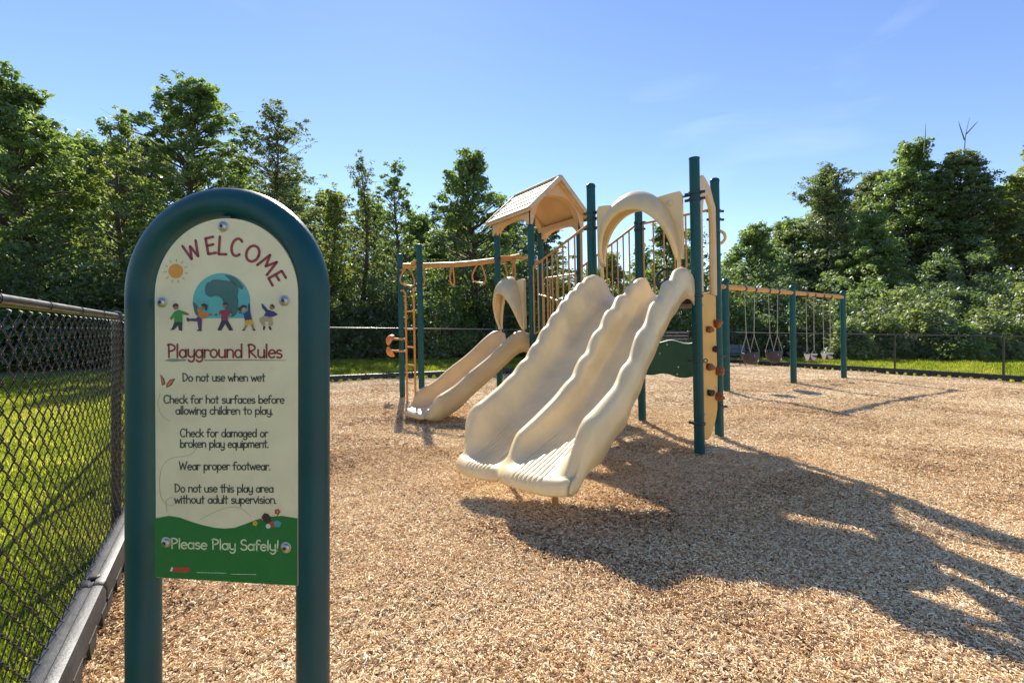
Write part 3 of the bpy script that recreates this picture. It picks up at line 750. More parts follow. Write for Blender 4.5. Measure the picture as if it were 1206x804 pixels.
for k_, p, h in (('P1', P1, 3.34), ('P2', P2_, 3.40), ('P3', P3, 3.33), ('P4', P4, 3.32), ('R1', R1, 3.36), ('R2', R2, 3.36), ('R3', R3, 3.36), ('R4', R4, 3.36), ('L1', L1, 3.04), ('L2', L2, 3.08)):
    posts[k_] = post(p, h, dome=k_[0] != 'R' and k_ != 'P1')
def clamp(p, z, parent=PLAY, ear=None, r=PR, mat_='clamp', hgt=0.035):
    b = MB().lathe(v3(p, z), [(r, 0), (r + .012, .003), (r + .014, hgt / 2), (r + .012, hgt - .003), (r, hgt)], 24)
    for e in (ear if ear is not None else [(1, 0)]):
        d = V(*unit(e), 0)
        b.bar(v3(p, z + hgt / 2) + d * r, v3(p, z + hgt / 2) + d * (r + .055), .022, hgt * .8)
        b.lathe(v3(p, z + hgt / 2) + d * (r + .042) + V(0, 0, 0) - V(d[1], -d[0], 0) * .02, [(.009, 0), (.009, .04)], 8, (d[1], -d[0], 0))
    return b.obj('clamp', mat_, parent)
E_ = unit(P4 - P1); SD = unit(V(E_[1], -E_[0])); SD = SD if SD[1] < 0 else -SD     # slide direction
for (p, zs, ears) in ((P1, (2.93, 2.86), [E_, -E_]), (P1, (1.78, 1.05, .35), [E_, -SD]), (P2_, (2.95, 2.84, 1.05, .86, .40), [(1, 0), (-1, 0)]),
                      (P3, (2.90, 3.00, 1.20, .80), [P2_ - P3, P4 - P3]), (P4, (2.92, 2.84, 2.72), [-E_, E_]),
                      (R1, (2.42, 2.20, 1.45), [R4 - R1, R2 - R1]), (R2, (2.75, 2.05), [R1 - R2]), (R3, (2.45, 2.75), [R4 - R3]), (R4, (2.45,), [R1 - R4]),
                      (L1, (2.62, 2.20), [L2 - L1]), (L2, (2.70, 2.25), [L1 - L2])):
    for z in zs: clamp(p, z, ear=ears)
# decks
def deck(pts, z, name='deck'):
    c = sum(pts) / len(pts); pl = [(p[0], p[1]) for p in (c + (p - c) * 0.93 for p in pts)]
    return MB().prism(pl, V(0, 0, z - .04), V(1, 0, 0), V(0, 1, 0), .075).obj(name, 'deck', PLAY, bevel=.01)
deck([P1, P2_, P3, P4], DK); deck([R1, R4, R3, R2], DL)
# stairs between the two decks
for i in range(3):
    t0 = (i + .15) / 3.1; z = DL + (DK - DL) * (i + 1) / 4
    a = R1 + (P4 - R1) * (.12 + .26 * i); b = R4 + (P3 - R4) * (.12 + .26 * i); a2 = R1 + (P4 - R1) * (.38 + .26 * i); b2 = R4 + (P3 - R4) * (.38 + .26 * i)
    MB().prism([tuple(a), tuple(b), tuple(b2), tuple(a2)], V(0, 0, z - .03), V(1, 0, 0), V(0, 1, 0), .06).obj('stair_tread', 'deck', PLAY, bevel=.008)

# railings with balusters
def railing(a, za, b, zb, hgt, n, ends=(.06, .06), mt='rail', r=.016, bot=True):
    d = b - a; L_ = np.linalg.norm(d); u = d / L_
    a_, b_ = a + u * ends[0], b - u * ends[1]
    top = [v3(a_, za), v3(a_ + (b_ - a_) * .5, (za + zb) / 2), v3(b_, zb)]
    rl = MB().tube(top, r * 1.15, 10).obj('railing', mt, PLAY)
    if bot: MB().tube([v3(a_, za - hgt), v3(b_, zb - hgt)], r, 10).obj('bottom_rail', mt, rl)
    for i in range(n):
        t = i / (n - 1); q = a_ + (b_ - a_) * t; zt_ = za + (zb - za) * t
        MB().cyl(v3(q, zt_ - hgt), v3(q, zt_), r * .80, 8).obj('baluster', mt, rl)
    return rl
railing(R1, 2.48, P4, 2.80, 1.12, 11, ends=(.08, .10))
railing(R4, 2.56, P3, 3.00, 1.12, 11, ends=(.08, .08))
railing(P3, 3.00, P2_, 3.00, 1.10, 7, ends=(.08, .08))
railing(R4, 2.45, R3, 2.45, 1.15, 6, ends=(.08, .08))
# second, low handrail of the stair
MB().tube([v3(R1 + V(.1, -.05), 2.02), v3(R1 + (P4 - R1) * .35, 1.92), v3(R1 + (P4 - R1) * .60, 1.80)], .014, 8).obj('handrail', 'rail', PLAY)
# round dark wheel on the back railing
wc = P3 + (P2_ - P3) * .42 + SD * .10
b = MB(); nW = V(*SD, 0); tW = V(*unit(P2_ - P3), 0)
b.tube([v3(wc, 2.12) + .16 * (cos(a) * tW + sin(a) * UZ) for a in np.linspace(0, 2 * pi, 25)[:-1]], .022, 8, closed=True)
for a in (pi / 2, pi * 7 / 6, -pi / 6): b.bar(v3(wc, 2.12), v3(wc, 2.12) + .15 * (cos(a) * tW + sin(a) * UZ), .02, .03, nW)
b.lathe(v3(wc, 2.12) - nW * .10, [(.03, 0), (.03, .12), (.02, .13)], 12, nW)
b.obj('steering_wheel', 'clamp', PLAY)

# ---- slides
def slide(name, A, SDv, Ev, width, chans, rim, bed, send, mt, wave=0.0, wper=.3, lipr=.07, fl=0.05, seed=1, div_end=None, outer=.27, ridge=7, flr=0.0, stag=(0, 0)):
    """A: corner at the deck on the e=0 side; cross-section is swept along s"""
    rimw = .055; K = []      # cross-section: (e, h 0..1, kind)
    cw = (width) / chans
    def wall_up(e0, sgn):    # from bed to rim, sgn=+1 means rim at larger e
        return [(e0 + sgn * x, h) for x, h in ((-.155, .0), (-.132, .03), (-.108, .10), (-.086, .24), (-.069, .43), (-.056, .65), (-.045, .84), (-.028, .96), (0, 1.0))]
    sec = []
    e0 = 0.0
    ro = 1.0 if chans == 2 else 1.45
    sec += [(-.052 * ro, 'o1'), (-.056 * ro, 'o2'), (-.054 * ro, 'o3'), (-.042 * ro, .90), (-.022 * ro, .975)]
    sec += [(0.0, 1.0)] + [(p[0], p[1]) for p in wall_up(0, -1)[::-1]][1:]
    for c in range(chans):
        a = c * cw + .155; b_ = (c + 1) * cw - .155
        nb = 64
        sec += [(a + (b_ - a) * k / nb, -1 - (k / nb)) for k in range(1, nb)]      # bed, fraction encoded
        e1 = (c + 1) * cw
        sec += [(p[0], p[1]) for p in wall_up(e1, 1)]
        if c < chans - 1: sec += [(p[0], p[1]) for p in wall_up(e1, -1)[::-1]][1:]
    sec += [(width + .022 * ro, .975), (width + .042 * ro, .90), (width + .054 * ro, 'o3'), (width + .056 * ro, 'o2'), (width + .052 * ro, 'o1')]
    rows = []
    ss = list(np.linspace(0, send, 110)) 
    noser = lipr
    for a in np.linspace(0, pi * .62, 10)[1:]: ss.append(('n', a))
    for s_ in ss:
        if isinstance(s_, tuple): a = s_[1]; s = send + noser * sin(a); dz = -noser * (1 - cos(a)); se = send
        else: s = se = s_; dz = 0
        zb = interp(se, bed); zr0 = interp(se, rim)
        row = []
        lipf = sstep(send - .24, send + .02, se) ** 1.15
        flare = fl * sstep(send - .55, send - .1, se)
        for (e, h) in sec:
            x_ = (e / width - .5) * 2; ee = e + flare * x_ * abs(x_) + flr * max(0, e / width) ** 3 * sstep(send - .95, send - .05, se) - ((.075 - .13 * sstep(1.75, 2.5, se)) * sin(pi * min(max(e / width, 0), 1)) if chans == 2 else 0)
            isdiv = (chans == 2 and abs(e - width / 2) < .1549)
            lf = lipf
            if isdiv and div_end is not None: lf = sstep(div_end - .10, div_end + .07, se)
            zr = zr0
            wp_, wa_ = (wper, wave)
            if chans == 2 and not isdiv: wp_, wa_ = (.34, wave * 1.25) if e < width / 2 else (.19, wave * .65)
            wv = wa_ * sin(2 * pi * s / wp_ + (0.8 if isdiv else 0)) * sstep(.25, .6, s) * (1 - sstep(send - .9, send - .45, s))
            if isdiv: zr = zb + (zr - zb) * (.74 + .12 * sstep(.5, 1.1, s) - .30 * sstep(1.8, 2.45, s)) * (1 - .75 * (1 - sstep(.02, .22, s)))
            zr = zr + wv
            ht = (zr - zb) * (1 - lf)
            if lf > 0: ee = ee + (min(max(ee, .0), width + flr) - ee) * lf * .85
            z = 0
            if isinstance(h, str):
                depth = outer * (1 - lf * .72) * (1 - (s_[1] / (pi * .62) if isinstance(s_, tuple) else 0) * .92) + wave * .9 * sin(2 * pi * s / (wper * 1.35) + 1.1) * sstep(.3, .6, s)
                top = zb + ht * .93
                z = top - {'o3': .10, 'o2': .6, 'o1': 1.0}[h] * depth + dz
                if h == 'o1': ee -= math.copysign(.004, e)
            elif h < 0:
                k = -h - 1
                z = zb + dz - .010 * sin(pi * k) * (1 - lf)
                gv = sstep(send - .42, send - .34, se)
                # grip ridges along the last stretch
                z += gv * .012 * (abs(sin(pi * k * ridge + .01)) ** .6 - .5) if ridge else 0
            else:
                z = zb + ht * h + dz
                ee += wa_ * .6 * sin(2 * pi * s / wp_ + .6) * (h * (1.2 - h)) * sstep(.25, .6, s) * (1 - sstep(send - .9, send - .45, s))
            # the lip bows outwards in the middle of each channel
            sb = s
            if se > send - .35:
                cch = (e % cw) / cw if 0 <= e <= width else 0
                bow = sin(pi * min(max((e / cw) % 1 if 0 < e < width else 0, 0), 1)) if 0 < e < width else 0
                if isdiv: bow = max(bow, .35)
                sb = s + lipf * (-.05 + .12 * (bow ** .6 if bow > 0 else 0))
            if stag[0]:
                wst = 1 - sstep(width * .42, width * .60, e); far_ = sstep(send - .7, send - .05, se)
                sb += stag[0] * wst * far_; z += stag[1] * wst * far_
            p = v3(A + SDv * sb + Ev * ee, z)
            row.append(p)
        rows.append(row)
    o = MB().grid(rows).obj(name, mt, PLAY, smooth=0)
    md = o.modifiers.new('wall', 'SOLIDIFY'); md.thickness = .012; md.offset = -1 if False else 1
    return o
EV = E_; SV = unit(SD + E_ * -.028)
A1 = P1 + EV * .07 + SV * .02
rim1 = [(0, 1.99), (.10, 2.06), (.3, 2.08), (.5, 2.0), (.86, 1.80), (1.2, 1.55), (1.48, 1.31), (1.65, 1.16), (1.93, .94), (2.2, .77), (2.41, .67), (2.55, .59), (2.6, .55), (2.8, .40)]
bed1 = [(0, 1.80), (.18, 1.79), (.38, 1.72), (.7, 1.54), (1.0, 1.35), (1.3, 1.14), (1.65, .88), (1.95, .665), (2.15, .53), (2.35, .40), (2.5, .32), (2.6, .30)]
slide('double_slide', A1, SV, EV, 1.08, 2, rim1, bed1, 2.52, 'slide', wave=.020, wper=.27, div_end=2.47, fl=.02, flr=.12, stag=(.13, .06), outer=.31)
E2 = unit(R2 - R1); S2 = V(-E2[1], E2[0]); S2 = S2 if S2[0] < 0 else -S2
A2 = R1 + E2 * .12 + S2 * .02
bed_gain = 0
rim2 = [(0, 1.36), (.12, 1.40), (.25, 1.37), (.58, 1.13), (.82, .95), (1.1, .75), (1.37, .56), (1.6, .445), (1.75, .39), (1.9, .36)]
bed2 = [(0, 1.16), (.12, 1.14), (.25, 1.06), (.5, .88), (.85, .62), (1.2, .38), (1.45, .23), (1.65, .165), (1.8, .15), (1.95, .14)]
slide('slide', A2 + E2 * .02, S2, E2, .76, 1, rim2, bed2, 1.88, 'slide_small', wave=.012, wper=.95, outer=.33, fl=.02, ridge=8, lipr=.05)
# slide legs
for (A, sv, ev, s, e, zt_) in ((A1, SV, EV, 2.30, .36, .27), (A1, SV, EV, 2.16, .92, .30), (A2, S2, E2, 1.55, .30, .18)):
    q = A + sv * s + ev * e
    MB().lathe(v3(q, 0), [(.026, -.2), (.026, zt_ - .02)], 12).obj('slide_leg', 'wall' if e < .29 else 'rail', PLAY)

# ---- hoods over the slide entries
def hood(A, sv, ev, w, z0, ztop, zapex, proud, zf, name='hood', nub=True):
    """panel with an arched opening and a vault that bulges out over the slide"""
    n = 28; thk = .05
    root = None
    arch = lambda a, hgt: (w / 2 - (w / 2 - .085) * cos(a), z0 + hgt * (sin(a) ** .95))
    # panel: outline up one side, wavy top, other side, then the opening
    top = [(0, ztop - .02), (.012, ztop), (.1 * w, ztop - .002), (.2 * w, ztop - .014), (.35 * w, ztop - .03), (.5 * w, ztop - .02), (.65 * w, ztop - .03), (.8 * w, ztop - .014), (.9 * w, ztop - .002), (w - .012, ztop), (w, ztop - .02)]
    tp = top
    op = [arch(a, ztop - z0 - .14) for a in np.linspace(0, pi, n)]
    poly = [(0, z0)] + tp + [(w, z0)] + op[::-1]
    b = MB()
    # strip between outer outline and opening
    def outer_pt(t):
        pts = [(0, z0)] + tp + [(w, z0)]
        seg = [np.linalg.norm(V(*pts[i + 1]) - V(*pts[i])) for i in range(len(pts) - 1)]; tot = sum(seg); x = t * tot
        for i, s_ in enumerate(seg):
            if x <= s_ + 1e-9: return V(*pts[i]) + (V(*pts[i + 1]) - V(*pts[i])) * (x / s_)
            x -= s_
        return V(*pts[-1])
    N2 = 40
    for sg in (0, 1):
        rows = []
        for i in range(N2 + 1):
            t = i / N2; o_ = outer_pt(t); a_ = arch(pi * t, ztop - z0 - .14)
            off = sv * (.0 if sg else thk)
            rows.append([v3(A + ev * o_[0] + off, o_[1]), v3(A + ev * a_[0] + off, a_[1])])
        b.grid(rows, flip=bool(sg))
    rows = [[v3(A + ev * outer_pt(i / N2)[0] + sv * q, outer_pt(i / N2)[1]) for q in (0, thk)] for i in range(N2 + 1)]
    b.grid(rows)
    rows = [[v3(A + ev * arch(pi * i / N2, ztop - z0 - .14)[0] + sv * q, arch(pi * i / N2, ztop - z0 - .14)[1]) for q in (0, thk)] for i in range(N2 + 1)]
    b.grid(rows, flip=True)
    pn = b.obj('hood', 'hood', PLAY, smooth=40)
    # vault
    rows = []
    for i in range(n + 1):
        a = pi * i / n; r_ = []
        for k in range(9):
            q = k / 8
            e0, zz0 = w / 2 - (w / 2 - .05) * cos(a), z0 + (zapex - z0) * sin(a) ** .95
            e1, zz1 = w / 2 - (w / 2 - .05) * cos(a), z0 + (zf - z0) * sin(a) ** .95
            e = e0 + (e1 - e0) * q; z = zz0 + (zz1 - zz0) * (q ** 1.7); s_ = thk * .6 + proud * sin(a) ** .7 * sin(q * pi / 2)
            r_.append(v3(A + ev * e + sv * s_, z))
        # rolled rim
        e1, zz1 = w / 2 - (w / 2 - .05) * cos(a), z0 + (zf - z0) * sin(a) ** .95
        s1 = thk * .6 + proud * sin(a) ** .7
        ei = w / 2 - (w / 2 - .085) * cos(a)
        r_.append(v3(A + ev * ((e1 + ei) / 2) + sv * (s1 + .006), zz1 - .016)); r_.append(v3(A + ev * ei + sv * (s1 - .004), zz1 - .03 * sin(a) - .004))
        r_.append(v3(A + ev * ei + sv * (s1 - .05 * sin(a)), zz1 - .028 * sin(a)))
        rows.append(r_)
    vo = MB().grid(rows).obj('vault', 'hood', pn, smooth=0)
    md = vo.modifiers.new('wall', 'SOLIDIFY'); md.thickness = .012; md.offset = -1
    if nub:
        MB().lathe(v3(A + ev * (w * .13) + sv * thk, ztop - .11), [(.038, 0), (.036, .006), (.02, .012), (.004, .013)], 16, (sv[0], sv[1], 0)).obj('boss', 'hood', pn)
    for e in (.05, w - .05):
        MB().lathe(v3(A + ev * e + sv * .03, z0 - .16), [(.022, 0), (.022, .18)], 10).obj('pin', 'wall_up', pn)
    return pn
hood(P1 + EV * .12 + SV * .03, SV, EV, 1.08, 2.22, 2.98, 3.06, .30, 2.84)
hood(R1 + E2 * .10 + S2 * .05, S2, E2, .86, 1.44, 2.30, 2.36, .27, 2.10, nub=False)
# bars that tie the hood to the posts
for (p, q, z) in ((P1, P1 + EV * .16, 2.93), (P4, P4 - EV * .14, 2.93)):
    MB().cyl(v3(p, z), v3(q, z), .012, 8).obj('hood_bar', 'clamp', PLAY)

# ---- gabled roof over the low deck
E3 = unit(R4 - R1); B3 = unit(R2 - R1); W3 = np.linalg.norm(R4 - R1); D3 = np.linalg.norm(R2 - R1)
O3 = R1
ov = .13; zE, zA = 3.44, 4.05; half = W3 / 2 + .12; midw = W3 / 2
def rp(w, d, z): return v3(O3 + E3 * w + B3 * d, z)
roof = MB()
cs = [(midw - half, zE), (midw - half, zE - .05), (midw, zA - .06), (midw + half, zE - .05), (midw + half, zE), (midw, zA)]
poly = [(x, z) for x, z in cs]
shell = MB()
def soff(x, z0_): return z0_
ring0 = [rp(x, -ov, z) for x, z in poly]; ring1 = [rp(x, D3 + ov, z) for x, z in poly]
shell.add(ring0 + ring1, [(0, 1, 2, 5), (5, 2, 3, 4), (6, 11, 8, 7), (11, 10, 9, 8)] + [(i, i + 6, (i + 1) % 6 + 6, (i + 1) % 6) for i in range(6)])
rf = shell.obj('roof', 'roof_shell', PLAY, bevel=.008)
npl = 5
for side in (0, 1):
    xe = midw - half if side == 0 else midw + half
    for k in range(npl):
        t0, t1 = k / npl, (k + 1) / npl - .012
        xa, za = xe + (midw - xe) * t0, zE + (zA - zE) * t0
        xb, zb = xe + (midw - xe) * t1, zE + (zA - zE) * t1
        nx, nz = -(zA - zE), (midw - xe); ln = sqrt(nx * nx + nz * nz); nx, nz = nx / ln, nz / ln
        if nz < 0: nx, nz = -nx, -nz
        lo, hi = .004, .030
        a0, a1 = .030, .014          # lower edge stands proud like a lapped board
        q = [(xa + nx * lo, za + nz * lo), (xb + nx * lo, zb + nz * lo), (xb + nx * a1, zb + nz * a1), (xa + nx * a0, za + nz * a0)]
        b = MB(); d0, d1 = -ov - .015 + .004 * (k % 2), D3 + ov + .015
        b.add([rp(x, d0, z) for x, z in q] + [rp(x, d1, z) for x, z in q], [(0, 1, 2, 3), (7, 6, 5, 4), (0, 4, 5, 1), (1, 5, 6, 2), (2, 6, 7, 3), (3, 7, 4, 0)])
        b.obj('roof_plank', 'roof_plank', rf, smooth=None, bevel=.004)
for d_ in (-ov - .03, D3 + ov + .03):          # barge boards
    b = MB()
    for sx in (-1, 1): b.bar(rp(midw + sx * (half + .01), d_, zE - .005), rp(midw + sx * .0, d_, zA + .012), .06, .075)
    b.obj('barge_board', 'roof_plank', rf, bevel=.015)
MB().bar(rp(midw, -ov - .05, zA + .025), rp(midw, D3 + ov + .05, zA + .025), .09, .05).obj('ridge_cap', 'roof_plank', rf, bevel=.018)
def arch_panel(o, ux, w, zlow, ztopf, arch_h, thk, name, n=24):
    b = MB()
    for sg in (-.5, .5):
        off = V(*unit(V(-ux[1], ux[0])), 0) * thk * sg
        rows = []
        for i in range(n + 1):
            x = w * i / n; t = (i / n - .5) * 2
            zi = zlow + arch_h * max(0, 1 - (abs(t) / .86) ** 2.6) ** .5 if abs(t) < .86 else zlow
            rows.append([v3(o + ux * x, ztopf(x)) + off, v3(o + ux * x, zi) + off])
        b.grid(rows, flip=sg > 0)
    # under edge
    rows = []
    for i in range(n + 1):
        x = w * i / n; t = (i / n - .5) * 2
        zi = zlow + arch_h * max(0, 1 - (abs(t) / .86) ** 2.6) ** .5 if abs(t) < .86 else zlow
        rows.append([v3(o + ux * x, zi) + V(*unit(V(-ux[1], ux[0])), 0) * thk * sg for sg in (-.5, .5)])
    b.grid(rows)
    return b.obj(name, 'roof_shell', rf, smooth=40)
gw = W3 + .10
gt = lambda x: zA - .03 - abs(x - gw / 2) / half * (zA - zE) * .98
for d_ in (0.0, D3): arch_panel(O3 - E3 * .05 + B3 * d_, E3, gw, 3.20, gt, .56, .13, 'gable')
for w_ in (0.0, W3): arch_panel(O3 - B3 * .05 + E3 * w_, B3, D3 + .10, 3.20, lambda x: 3.46, .17, .13, 'eave_skirt')

# ---- climbing wall between the right-hand posts
W = P2_ - P1; WL = np.linalg.norm(W); WU = W / WL; wn_ = V(WU[1], -WU[0])          # outward (right)
n = 20
wl = [(.10, .25), (.14, .16), (WL * .35, .12), (WL * .55, .18), (WL - .30, .30), (WL - .20, .42), (WL - .16, .8), (WL - .19, 1.3), (WL - .17, 1.85), (.10, 1.85), (.08, 1.2), (.10, .6)]
wp = [tuple(p) for p in spline([V(*p) for p in wl], 3, True)]
cw_ = MB().prism(wl, v3(P1, 0), V(*WU, 0), V(0, 0, 1), .05).obj('climbing_wall', 'wall', PLAY, bevel=.012)
# upper frame: two uprights and a scalloped head
b = MB()
b.prism([(.10, 1.855), (.24, 1.855), (.26, 2.3), (.25, 2.75), (.33, 2.95), (WL * .5, 3.05), (WL - .34, 2.95), (WL - .22, 2.75), (WL - .22, 2.3), (WL - .24, 1.855), (WL - .09, 1.855), (WL - .07, 2.4), (WL - .08, 3.0), (WL - .2, 3.06), (WL - .36, 3.18), (WL * .5, 3.22), (.36, 3.24), (.26, 3.22), (.10, 3.14), (.08, 2.4)], v3(P1, 0), V(*WU, 0), V(0, 0, 1), .05)
b.obj('climber_frame', 'wall_up', PLAY, bevel=.012)
for (t, z) in ((.16, .45), (.16, 1.05), (.16, 1.70), (WL - .26, .70), (WL - .26, 1.25), (WL - .26, 1.74)):
    MB().lathe(v3(P1 + WU * t + wn_ * .025, z), [(.014, 0), (.013, .006), (.006, .010), (.001, .011)], 10, (wn_[0], wn_[1], 0)).obj('bolt', 'steel', cw_)
rk = random.Random(4)
def rock(c, r, mt):
    b = MB(); n1, n2 = 8, 12; rows = []
    ph = [rk.uniform(0, 6) for _ in range(4)]
    for i in range(n1 + 1):
        a = pi * i / n1; row = []
        for j in range(n2 + 1):
            t = 2 * pi * (j % n2) / n2; q = 1 + .22 * sin(3 * t + ph[0]) * sin(a) + .15 * sin(2 * a * 2 + ph[1]) + .1 * sin(5 * t + ph[2]) * sin(a)
            row.append(c + r * q * V(sin(a) * cos(t), sin(a) * sin(t) * 1, cos(a) * .85))
        rows.append(row)
    b.grid(rows); return b.obj('handhold', mt, cw_, smooth=0)
for (t, z, r, mt, out) in ((.32, 1.42, .045, 'hold', .05), (.72, 1.50, .062, 'hold', .07), (.62, 1.18, .045, 'hold_dark', .05), (.30, .98, .05, 'hold', .05), (.78, .90, .062, 'hold', .07), (.32, .68, .045, 'hold_dark', .05), (.74, .58, .062, 'hold', .07)):
    rock(v3(P1 + W * t + wn_ * (.03 + out * .5), z), r, mt)
rc = P2_ + wn_ * .03
MB().tube([v3(rc, 2.62) + .085 * (cos(a) * V(*wn_, 0) + sin(a) * UZ) * V(1, 1, 1) for a in np.linspace(0, 2 * pi, 21)[:-1]], .02, 8, closed=True).obj('hand_ring', 'wall_up', PLAY)
# small eye rings beside the wall clamps
for z in (1.065, ):
    MB().tube([v3(P1 - SD * .11 + V(.05, 0), z) + .022 * V(cos(a), 0, sin(a)) for a in np.linspace(0, 2 * pi, 13)[:-1]], .006, 6, closed=True).obj('eye_ring', 'clamp', PLAY)

# ---- green panel below the deck at the back
gu = unit(P2_ - P3); gl_ = np.linalg.norm(P2_ - P3)
topw = [(x, 1.245 + .022 * sin(x * 13 + 1.2)) for x in np.linspace(.07, gl_ - .08, 26)]
botw = [(x, .775 + .022 * sin(x * 12 + 3)) for x in np.linspace(gl_ - .08, .07, 26)]
gp = MB().prism(topw + [(gl_ - .05, 1.0)] + botw + [(.05, .9), (.085, 1.0), (.05, 1.1)], v3(P3, 0), V(*gu, 0), V(0, 0, 1), .025).obj('green_panel', 'green_panel', PLAY, smooth=None)
MB().tube([v3(P3 + gu * x, z + .004) for x, z in topw], .009, 6).obj('panel_edge', 'panel_edge', gp)
for (x, z) in ((.33, 1.08), (.62, .90), (.60, .80), (.45, 1.21)):
    MB().lathe(v3(P3 + gu * x, z) + V(gu[1], -gu[0], 0) * .012, [(.013, 0), (.010, .006), (.002, .007)], 10, (gu[1], -gu[0], 0)).obj('rivet', 'tri', gp)
# bent bar under the deck near the back post
q = P3 + V(-.20, -.15)
MB().tube(spline([v3(q, 1.02), v3(q + V(0, 0), .72), v3(q + V(.03, -.01), .66), v3(q + V(.14, .06), .64), v3(q + V(.2, .12), .66)], 5), .016, 8).obj('step_bar', 'rail', PLAY)

# ---- overhead loop climber and ladder at the left
MB().tube([v3(L1, 2.68), v3((L1 + L2) / 2, 2.72), v3(L2, 2.78)], .026, 10).obj('cross_bar', 'loops', PLAY)
Mx = (L1 + L2) / 2; En = (R2 + R3) / 2
MB().tube([v3(R2, 2.80), v3(En, 2.86), v3(R3, 2.80)], .022, 10).obj('cross_bar', 'loops', PLAY)
pt = spline([v3(Mx + V(-.12, .0), 2.72), v3(Mx + V(.25, -.08), 2.715), v3(Mx + (En - Mx) * .5 + V(0, -.10), 2.72), v3(Mx + (En - Mx) * .85 + V(0, -.06), 2.80), v3(En, 2.86)], 8)
bm_o = MB().tube(pt, .052, 12).obj('overhead_beam', 'loops', PLAY)
for i, t in enumerate((.10, .27, .44, .60, .76, .90)):
    c = pt[int(t * (len(pt) - 1))]; an = radians(20 + 30 * (i % 3)); dirv = V(cos(an), -sin(an) * (1 if i % 2 else -1), 0)
    b = MB().tube(spline([c + V(0, 0, -.02) - dirv * .03, c + V(0, 0, -.22) - dirv * .14, c + V(0, 0, -.36) - dirv * .12, c + V(0, 0, -.40) + dirv * .08, c + V(0, 0, -.30) + dirv * .13, c + V(0, 0, -.02) + dirv * .04], 4), .017, 8)
    b.obj('hand_loop', 'loops', bm_o)
lu = unit(L2 - L1); la, lb = L1 + lu * .26 + V(.02, -.05), L1 + lu * .72 + V(.02, -.05)
ld = MB().tube([v3(la, -.2), v3(la, 2.18), v3(la + V(-.05, .03), 2.24), v3(la + V(-.1, .06), 2.24)], .021, 10).obj('ladder', 'ladder', PLAY)
MB().tube([v3(lb, -.2), v3(lb, 2.18), v3(lb + V(.04, -.02), 2.26)], .021, 10).obj('ladder_rail', 'ladder', ld)
for z in (.36, .72, 1.08, 1.44, 1.80): MB().cyl(v3(la, z), v3(lb, z), .015, 8).obj('rung', 'ladder', ld)
# two orange half domes at the outer post
dc = L1 + V(-.20, -.05)
for (z, up) in ((1.21, 1), (.98, -1)):
    b = MB(); nd = unit(V(-.8, -.35, .5 * up)); prof = [(.125 * cos(a), .11 * sin(a)) for a in np.linspace(0, pi / 2 * .98, 8)]
    b.lathe(v3(dc, z), prof, 20, nd); b.obj('play_dome', 'ball', PLAY)
for z in (1.24, .99): MB().cyl(v3(dc, z), v3(la if z < 1.2 else L1 + lu * .2, z), .022, 8).obj('dome_bar', 'loops', PLAY)
set_lean(0)

# ================================================================ SWINGS
set_lean(0.014)
Q1, Q3 = V(4.85, 10.66), V(9.95, 14.15); Q2 = (Q1 + Q3) / 2
QU = unit(Q3 - Q1)
frame = thing('swing_frame', 'three-post swing frame with teal posts and long tan top beam', 'swing set', (*Q2, 0))
for p, h in ((Q1, 2.60), (Q2, 2.62), (Q3, 2.62)):
    MB().lathe(v3(p, 0), [(.074, -.3), (.074, h - .13), (.085, h - .125), (.085, h - .08), (.076, h - .06), (.052, h - .02), (.01, h)], 24).obj('post', 'teal', frame)
bm = MB().cyl(v3(Q1 - QU * .12, 2.40), v3(Q3 + QU * .10, 2.42), .055, 16).obj('top_beam', 'swing_beam', frame)
BE = [(.79, 1.23), (1.87, 2.33), (3.84, 4.30), (4.85, 5.31)]
for pr in BE:
    for t in pr: MB().lathe(v3(Q1 + QU * (t - .03), 2.40), [(.056, 0), (.066, .005), (.066, .055), (.056, .06)], 16, (QU[0], QU[1], 0)).obj('hanger', 'clamp', bm)
lbs = ['dark bucket swing hanging nearest the left post, in the first bay', 'dark bucket swing in the first bay, beside the middle post', 'belt swing with pale triangle ends, just right of the middle post', 'belt swing with pale triangle ends, beside the far right post']
QN = V(QU[1], -QU[0])
